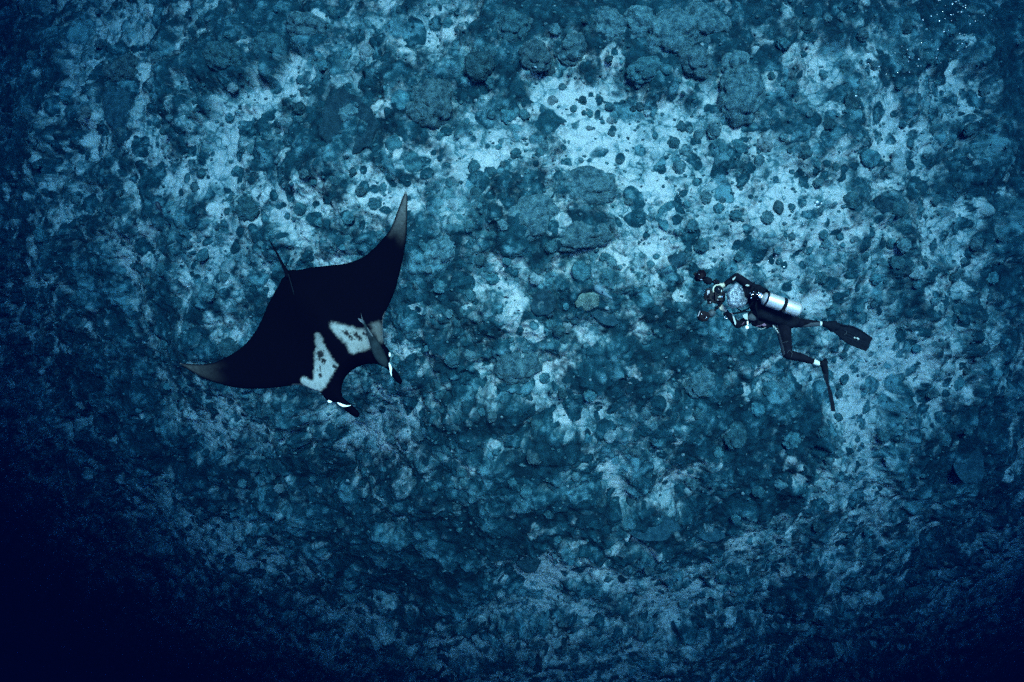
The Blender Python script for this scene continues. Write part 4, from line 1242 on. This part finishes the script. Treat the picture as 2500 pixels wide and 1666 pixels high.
mb = MB(); mb.prism([z2(668, 288, -.085), z2(682, 278, -.09), z2(704, 284, -.09), z2(708, 294, -.09), z2(688, 298, -.085)], (0, 0, .012)); mb.build("shoulder_print", M_PANEL, diver, smooth=False)
mb = MB(); mb.capsule(z2(690, 620, -.02), z2(692, 648, -.02), .010, .008).ball(z2(685, 672, -.03), .026, 3)
mb.build("inflator_button", mat("white_plastic", (.62, .64, .60), .4, vary=.03), diver)
# thigh lettering: short white strokes
for a, b_ in (((920, 652), (940, 668)), ((938, 664), (948, 684)), ((944, 690), (960, 680)), ((950, 700), (966, 702)), ((962, 704), (971, 722)), ((926, 660), (932, 676))):
    ribbon("suit_print", [z2(*a, -.10), z2((a[0] + b_[0]) / 2, (a[1] + b_[1]) / 2, -.10), z2(*b_, -.10)], [.006, .009, .006], M_PANEL, diver, .006)
# knee and thigh seams
for pts in ([(1000, 812), (1030, 806), (1062, 796)], [(1050, 908), (1065, 885), (1082, 878)], [(1085, 885), (1098, 910), (1090, 945)]):
    mb = MB(); mb.tube([z2(*p, -.082) for p in pts], .0025, 6); mb.build("seam", M_GREYP, diver)

# trailing fin
fin = None


def zf(x, y, h=0.0): return z2(x, y, .44 - h)


mb = MB(); mb.capsule(zf(1392, 640), zf(1500, 668), .048, .055).capsule(zf(1430, 650), zf(1460, 690), .055, .04).capsule(zf(1400, 632), zf(1490, 630), .03, .035)
fo_me = remeshed(mb, .010, 4)
finr = link("swim_fin", fo_me, M_RUB, diver)
blade = [(1470, 625), (1500, 640), (1560, 648), (1650, 660), (1705, 686), (1770, 726), (1832, 768), (1815, 798), (1796, 828), (1792, 858), (1772, 888), (1700, 862), (1610, 822), (1560, 782), (1520, 742), (1480, 712), (1450, 690)]
mb = MB(); mb.prism([zf(a, b_) for a, b_ in blade], (0, 0, .014)); mb.build("blade", M_RUB, finr, smooth=False)
for pts in ([(1480, 630), (1560, 652), (1650, 664), (1705, 690), (1770, 730), (1828, 770)], [(1465, 695), (1520, 738), (1560, 778), (1612, 818), (1700, 857), (1772, 884)]):
    mb = MB(); mb.tube([zf(a, b_, .008) for a, b_ in pts], [.020, .018, .015, .012, .009, .006], 8); mb.build("side_rail", M_RUB, finr)
for k in range(3):
    t_ = (k + 1) / 4
    a = (1560 + (1560 - 1560) * t_, 665 + (770 - 665) * t_); b_ = (1815 + (1780 - 1815) * t_, 785 + (865 - 785) * t_)
    mb = MB(); mb.tube([zf(*a, .01), zf((a[0] + b_[0]) / 2, (a[1] + b_[1]) / 2 + 2, .01), zf(*b_, .01)], [.008, .006, .003], 6); mb.build("blade_rib", mat("grey_rubber", (.004, .007, .010), .8, spec=.02) if k == 0 else bpy.data.materials["grey_rubber"], finr)
for pts, wd in (([(1660, 762), (1668, 766), (1674, 768)], [.010, .022, .012]), ([(1682, 766), (1694, 770), (1706, 778), (1694, 781)], [.014, .022, .020, .010])):
    ribbon("blade_mark", [zf(*p, .018) for p in pts], wd, M_PANEL, finr, .004)
ribbon("blade_mark", [zf(*p, .022) for p in ((1590, 703), (1593, 718), (1586, 730), (1573, 737))], [.003, .007, .007, .003], M_GREYP, finr, .004)

# hanging fin, seen edge on
mb = MB(); mb.capsule(z2(1352, 1000, .04), z2(1408, 985, .04), .040, .028).capsule(z2(1385, 1000, .04), z2(1402, 1080, .04), .050, .042).capsule(z2(1402, 1080, .04), z2(1412, 1120, .04), .038, .028).capsule(z2(1405, 960, .04), z2(1414, 1050, .04), .016, .02)
finh = link("swim_fin", remeshed(mb, .010, 4), M_RUB, diver)
edge_l = [(1380, 1090), (1390, 1135), (1402, 1175), (1414, 1210), (1428, 1270), (1441, 1340), (1449, 1400), (1450, 1434)]
edge_r = [(1426, 1100), (1428, 1140), (1432, 1180), (1444, 1212), (1464, 1270), (1477, 1335), (1487, 1395), (1490, 1434)]
mb = MB(); mb.prism([z2(*p, .04) for p in edge_l + edge_r[::-1]], z2(1440, 1250).normalized() * .17); mb.build("blade", M_RUB, finh, smooth=False)
mb = MB(); mb.torus(z2(1388, 945, .02), .017, .0045, (0.1, 0, 1), 18, 7); mb.capsule(z2(1390, 962, .02), z2(1394, 980, .03), .010, .014)
mb.build("strap_ring", M_BLK, finh)
mb = MB(); mb.box(z2(1374, 985, -.02), (.02, .035, .03), None, .004); mb.build("buckle", M_BLK, finh, smooth=False)

# ------------------------------------------------------------------ scuba tank on the back
TD = -0.30
ta, tb = z2(848, 408, TD), z2(1160, 516, TD)
tank = empty("scuba_tank", z2(1000, 460, TD), "silver aluminium air cylinder with black strap on the diver's back", "air tank")
d = (tb - ta).normalized(); R_ = .098
mb = MB(); prof = [(-.055, .022), (-.045, .030), (-.030, .060), (-.012, .083), (.010, .095), (.04, R_), (.30, R_), ((tb - ta).length - .03, R_), ((tb - ta).length - .008, .092), ((tb - ta).length + .012, .070), ((tb - ta).length + .018, .03)]
mb.tube([ta + d * s for s, _ in prof], [r for _, r in prof], 40); mb.build("cylinder", M_ALU, tank)
for s, wdt in ((.265, .050),):
    mb = MB(); a = ta + d * s + V_((0.0, 0, 0)); dd = (d + V_((.0, -.0, 0))).normalized()
    mb.tube([a - dd * wdt / 2, a - dd * wdt / 2 + dd * .002, a + dd * wdt / 2 - dd * .002, a + dd * wdt / 2], [R_ + .002, R_ + .006, R_ + .006, R_ + .002], 40)
    st = mb.build("tank_band", M_RUB, tank)
    mb = MB(); mb.box(a + V_((-.02, -.085, .06)), (.05, .03, .04), None, .006); mb.build("cam_buckle", M_BLK, st, smooth=False)
mb = MB(); mb.torus(ta + d * .012, R_ + .006, .013, d, 40, 8); mb.build("neck_strap", M_RUB, tank)
mb = MB(); mb.tube([ta - d * .12, ta - d * .05], [.020, .024], 16).tube([ta - d * .095 - V_((0, .045, 0)), ta - d * .095 + V_((0, .06, 0))], .015, 12)
valve = mb.build("valve", M_CHROME, tank)
mb = MB(); mb.tube([ta - d * .095 + V_((0, .055, 0)), ta - d * .095 + V_((0, .095, 0))], [.022, .026], 12); mb.build("valve_knob", M_BLK, valve)
mb = MB(); mb.tube([ta - d * .11 + V_((0, 0, .02)), ta - d * .11 + V_((0, 0, .075))], [.028, .030], 18); mb.capsule(ta - d * .14 + V_((0, .02, .02)), ta - d * .17 + V_((0, .03, .02)), .022, .02); mb.build("first_stage", M_GLOSS, tank)
mb = MB(); mb.ball(z3(1400, 590, TD - .06), .036, 3, (1, 1.2, .7)); mb.torus(z3(1400, 590, TD - .10), .022, .006, (0, 0, 1), 18, 6); mb.build("dust_cap", M_CHROME, tank)
for x, y, r in ((1245, 570, 4), (1280, 520, 3), (1240, 625, 5), (1370, 535, 5), (1340, 565, 4), (1270, 560, 4), (1225, 545, 3), (1395, 620, 5)):
    mb = MB(); c = z3(x, y, TD - .05)
    mb.tube([c - V_((.3, .6, 0)).normalized() * r * .0022, c + V_((.3, .6, 0)).normalized() * r * .0022], [r * .0018] * 2, 10)
    mb.build("hose_fitting", M_CHROME, tank)
mb = MB(); mb.capsule(z3(1290, 560, TD + .0), z3(1360, 600, TD + .0), .045, .04).capsule(z3(1330, 490, TD + .04), z3(1450, 510, TD + .08), .04, .03)
link("valve_cover", remeshed(mb, .010, 2), M_RUB, tank)
mb = MB(); mb.prism([z3(1255, 420, TD), z3(1298, 350, TD), z3(1308, 352, TD), z3(1304, 430, TD), z3(1292, 430, TD), z3(1294, 378, TD), z3(1268, 428, TD)], (0, 0, .008)); mb.build("strap_loop", M_RUB, tank, smooth=False)

# ------------------------------------------------------------------ camera rig in the hands
RING0 = math.radians(-10)
cr = empty("underwater_camera", z3(620, 570, -.02), "black camera housing with dome port and two strobes on arms, held by the diver", "camera")
mb = MB(); mb.box(z3(655, 605, -.02), (.19, .165, .13), None, .02)
hs = mb.build("housing", M_GLOSS, cr, smooth=False)
mb = MB(); mb.ball(z3(665, 490, -.05), .066, 4, (1, 1, .9)); mb.build("dome_port", M_GLASS, cr)
mb = MB(); mb.torus(z3(668, 486, -.055), .074, .012, (0, 0, 1), 36, 8, arc=.58, start=RING0); mb.build("port_ring", mat("cream_ring", (.20, .21, .17), .5, vary=.06), cr)
mb = MB(); mb.box(z3(497, 525, -.04), (.075, .105, .06), None, .010); vf = mb.build("viewfinder", M_GLOSS, cr, smooth=False)
mb = MB(); mb.box(z3(495, 535, -.078), (.034, .064, .012), None, .003); mb.build("window", M_SCREEN, vf, smooth=False)
mb = MB(); mb.box(z3(462, 600, -.03), (.070, .10, .07), None, .012); mb.build("lens_gear", M_BLK, cr, smooth=False)
mb = MB(); mb.box(z3(515, 680, -.03), (.06, .085, .06), None, .008); mb.build("monitor", M_BLK, cr, smooth=False)
mb = MB(); mb.prism([z3(500, 655, -.07), z3(515, 655, -.07), z3(538, 700, -.07), z3(524, 712, -.07)], (0, 0, .006)); mb.build("window", M_SCREEN, vf, smooth=False)
mb = MB(); mb.box(z3(548, 610, -.04), (.10, .135, .09), None, .012); mb.build("back_panel", M_GLOSS, cr, smooth=False)
mb = MB(); mb.box(z3(688, 598, -.088), (.042, .034, .010), None, .003); mb.build("white_plate", M_PANEL, cr, smooth=False)
mb = MB(); mb.capsule(z3(722, 495, -.11), z3(722, 515, -.11), .009, .009); mb.build("white_button", M_PANEL, cr)
rk = random.Random(5)
for k in range(16):
    x = rk.uniform(470, 765); y = rk.uniform(560, 700)
    c = z3(x, y, -.085); r = rk.uniform(.008, .016)
    mb = MB(); ax_ = V_((rk.uniform(-.5, .5), rk.uniform(-.5, .5), 1)).normalized()
    mb.tube([c - ax_ * .012, c + ax_ * .010], [r, r * .9], 10); mb.build("control_knob", M_GLOSS if k % 8 else M_CHROME, cr, smooth=False)
for s, (hx, hy) in ((1, (735, 470)), (-1, (725, 700))):
    mb = MB(); mb.capsule(z3(hx, hy, -.03), z3(hx - 10, hy + 25 * s * -1, .09), .018, .018); mb.build("handle", M_BLK, cr)
mb = MB(); mb.capsule(z3(610, 690, -.03), z3(700, 700, -.03), .028, .03).box(z3(660, 690, -.03), (.1, .04, .07), None, .01); mb.build("tray", M_BLK, cr, smooth=False)
# upper strobe with float and arm
mb = MB(); mb.tube([z3(300, 190, -.05), z3(330, 215, -.05), z3(372, 275, -.05), z3(395, 310, -.05)], [.055, .090, .088, .045], 22)
mb.box(z3(385, 195, -.05), (.07, .08, .12), None, .02); mb.box(z3(270, 215, -.05), (.05, .05, .08), None, .015)
st1 = mb.build("strobe", M_STROBE, cr, smooth=False)
for k in range(9):
    c = z3(rk.uniform(300, 400), rk.uniform(190, 330), -.125)
    mb = MB(); mb.ball(c, rk.uniform(.008, .016), 2); mb.build("strobe_dial", M_GLOSS if k % 4 else M_CHROME, st1)
mb = MB(); mb.capsule(z3(470, 318, -.05), z3(500, 335, -.05), .052, .052); mb.build("float", M_RUB, cr)
mb = MB(); mb.tube([z3(400, 310, -.05), z3(480, 330, -.05), z3(580, 350, -.05), z3(640, 360, -.05), z3(690, 400, -.04)], [.016, .014, .016, .016, .014], 10)
mb.build("strobe_arm", M_BLK, cr)
for x, y in ((415, 310), (590, 345), (640, 355), (625, 325), (605, 360), (665, 350)):
    mb = MB(); c = z3(x, y, -.06); mb.ball(c, .022, 2); mb.tube([c + V_((0, -.028, .01)), c + V_((0, .028, .01))], .009, 8); mb.build("arm_clamp", M_GLOSS, cr)
# lower strobe
mb = MB()
mb.prism([z3(345, 850, -.05), z3(410, 858, -.05), z3(490, 890, -.05), z3(505, 950, -.05), z3(470, 1020, -.05), z3(420, 1042, -.05), z3(370, 1030, -.05), z3(312, 985, -.05), z3(308, 935, -.05)], (0, 0, .14))
bmesh.ops.bevel(mb.bm, geom=mb.bm.edges[:], offset=.014, segments=2, affect='EDGES')
st2 = mb.build("strobe", M_STROBE, cr, smooth=False)
mb = MB(); mb.prism([z3(345, 852, -.125), z3(352, 856, -.125), z3(318, 948, -.125), z3(306, 940, -.125)], (0, 0, .01)); mb.build("diffuser_edge", M_SCREEN, st2, smooth=False)
for x, y in ((378, 912), (440, 940), (460, 965), (445, 985), (480, 945), (425, 960), (465, 1015)):
    mb = MB(); mb.ball(z3(x, y, -.125), rk.uniform(.006, .013), 2); mb.build("strobe_dial", M_CHROME if x in (378, 445, 460) else M_GLOSS, st2)
mb = MB(); mb.tube([z3(505, 925, -.05), z3(590, 860, -.05)], [.050, .050], 16); mb.build("float", mat("grey_float", (.008, .016, .020), .7), cr)
mb = MB(); mb.tube([z3(470, 950, -.05), z3(520, 915, -.05), z3(600, 850, -.05), z3(660, 780, -.05), z3(700, 735, -.05), z3(715, 690, -.04)], [.015] * 6, 10); mb.build("strobe_arm", M_BLK, cr)
for x, y in ((640, 795), (690, 750), (705, 720)):
    mb = MB(); mb.ball(z3(x, y, -.055), .026, 2); mb.build("arm_clamp", M_BLK, cr)

# ------------------------------------------------------------------ exhaled air
M_AIR = bpy.data.materials.new("air_bubble_surface")
M_AIR.use_nodes = True
nt = M_AIR.node_tree; b = nt.nodes["Principled BSDF"]
b.inputs["Base Color"].default_value = (0.42, 0.50, 0.56, 1); b.inputs["Metallic"].default_value = 0.35; b.inputs["Roughness"].default_value = 0.30
tc = nt.nodes.new("ShaderNodeTexCoord"); nz = nt.nodes.new("ShaderNodeTexNoise"); nz.inputs["Scale"].default_value = 24; nz.inputs["Detail"].default_value = 6
nz.inputs["Roughness"].default_value = .6
nt.links.new(tc.outputs["Object"], nz.inputs["Vector"])
bp = nt.nodes.new("ShaderNodeBump"); bp.inputs["Distance"].default_value = .02
nt.links.new(nz.outputs["Fac"], bp.inputs["Height"]); nt.links.new(bp.outputs["Normal"], b.inputs["Normal"])
rp = nt.nodes.new("ShaderNodeValToRGB"); rp.color_ramp.elements[0].position = .42; rp.color_ramp.elements[0].color = (.028, .042, .055, 1)
rp.color_ramp.elements[1].position = .66; rp.color_ramp.elements[1].color = (.13, .175, .20, 1)
nt.links.new(nz.outputs["Fac"], rp.inputs["Fac"]); nt.links.new(rp.outputs["Color"], b.inputs["Base Color"])


def bubble_cap(name, c, rx, ry, rz, seed, label):
    r = np.random.default_rng(seed)
    mb = MB(); mb.ball((0, 0, 0), 1.0, 5)
    cs = r.normal(size=(70, 3)); cs /= np.linalg.norm(cs, axis=1)[:, None]; ws = r.uniform(.12, .34, 70)
    for v in mb.bm.verts:
        p = np.array(v.co[:]); dd_ = np.linalg.norm(p - cs, axis=1)
        h = max(0, np.max(np.sqrt(np.maximum(0, 1 - (dd_ / ws) ** 2)) * ws))
        ang_ = math.atan2(p[1], p[0])
        v.co *= (0.9 + .30 * h + .04 * math.sin(3 * ang_ + seed) + .03 * math.sin(5 * ang_))
        v.co = Vector((v.co.x * rx, v.co.y * ry, v.co.z * rz if v.co.z > 0 else v.co.z * rz * .3)) + Vector(c)
    o = mb.build(name, M_AIR)
    return tag(o, label, "air bubble", None)


bubble_cap("exhaled_bubble", z2(582, 390, -.20), .130, .188, .07, 3, "large silvery mushroom-shaped air bubble rising over the diver's head")
bubble_cap("exhaled_bubble", z2(632, 432, -.17), .085, .095, .06, 8, "smaller rounded silvery air bubble behind the large one over the diver's head")
M_BUB = mat("bright_bubble", (0.30, 0.34, 0.36), 0.15, 0.0, vary=.02, spec=1.0, coat=1)
mb = MB(); mb.ball((0, 0, 0), 1.0, 2, (1, 1, .7)); bub_me = mb.mesh("air_bubble"); bub_me.materials.append(M_BUB)
bub_me.polygons.foreach_set("use_smooth", [True] * len(bub_me.polygons))
BUB = [(2253, 49, 2.6), (2304, 78, 2.6), (2325, 10, 2.6), (2333, 5, 2.0), (2351, 16, 1.9), (2357, 14, 2.1), (2357, 20, 2.2), (2343, 9, 1.6), (2273, 40, 2.2), (2288, 36, 2.0), (2302, 29, 1.6), (2322, 37, 2.0), (2327, 36, 1.8),
       (2307, 46, 1.8), (2293, 52, 2.0), (2323, 51, 1.8), (2316, 74, 1.5), (2347, 30, 2.2), (2368, 59, 2.8), (2381, 52, 1.8), (2343, 82, 1.5), (2345, 87, 1.4), (2355, 85, 1.4), (2349, 107, 2.0), (2338, 108, 1.5),
       (2359, 115, 1.6), (2338, 124, 1.6), (2326, 160, 1.6), (2290, 121, 1.8), (2250, 106, 1.5), (2215, 122, 2.0), (2220, 140, 1.9), (2243, 145, 2.2), (2218, 150, 1.6), (2241, 162, 2.0), (2220, 177, 1.8), (2202, 114, 1.5),
       (2266, 129, 1.2), (2286, 142, 1.6), (2297, 154, 1.3), (2275, 97, 1.2), (2403, 38, 1.6), (2421, 48, 1.3), (2366, 40, 1.3), (2339, 30, 1.3), (2308, 14, 1.3), (2291, 2, 1.6), (2295, 1, 1.4), (2374, 83, 1.4),
       (2146, 163, 2.0), (2120, 156, 1.5), (2192, 158, 1.9), (2185, 130, 1.4), (2192, 178, 1.4), (2208, 190, 1.4), (2135, 200, 1.9), (2090, 235, 3.0), (2060, 309, 1.6), (2066, 330, 1.4), (1995, 494, 5.2), (2005, 497, 3.5), (1990, 500, 3.0),
       (1998, 506, 2.6), (1954, 540, 2.0), (1962, 548, 1.6), (1948, 553, 2.2), (1958, 560, 1.7), (1970, 538, 1.4), (1940, 566, 1.5), (1895, 625, 2.0), (1902, 640, 1.6), (1914, 652, 2.8), (1888, 632, 1.4), (1908, 618, 1.4), (1876, 636, 1.3),
       (2120, 232, 1.5), (2160, 215, 1.4), (2100, 262, 1.3), (2052, 345, 1.3), (2178, 240, 1.3), (2164, 182, 1.5), (2236, 200, 1.3), (2076, 280, 1.3)]
for k, (x, y, r) in enumerate(BUB):
    z = 10.5 + (k * 0.37 % 1.0) * 1.8
    o = bpy.data.objects.new("air_bubble", bub_me); COL.objects.link(o)
    rr_ = r * 0.74 / F * z
    o.location = P(x, y, z); o.scale = (rr_ * (1 + .25 * ((k * 7) % 3 - 1)), rr_, rr_)
    if x > 2180: where, g = "in the cloud of bubbles rising at the top right", "bubbles rising at the top right"
    elif x > 2040: where, g = "in the thin trail of bubbles below the top right cloud", "trailing bubbles under the top right cloud"
    elif y < 520: where, g = "in the cluster on the sand right of centre", "clustered bubbles above the diver"
    else: where, g = "in the loose string of bubbles above the diver's tank", "string of bubbles above the diver"
    tag(o, f"tiny bright air bubble {where}", "air bubble", g)
for o in [o for o in COL.objects if o.name.startswith("air_bubble") and abs(o.scale[1] - 5.2 * 0.74 / F * (10.5 + (BUB.index((1995, 494, 5.2)) * 0.37 % 1.0) * 1.8)) < 1e-6]:
    o["label"] = "largest bright air bubble of the cluster on the sand right of centre"
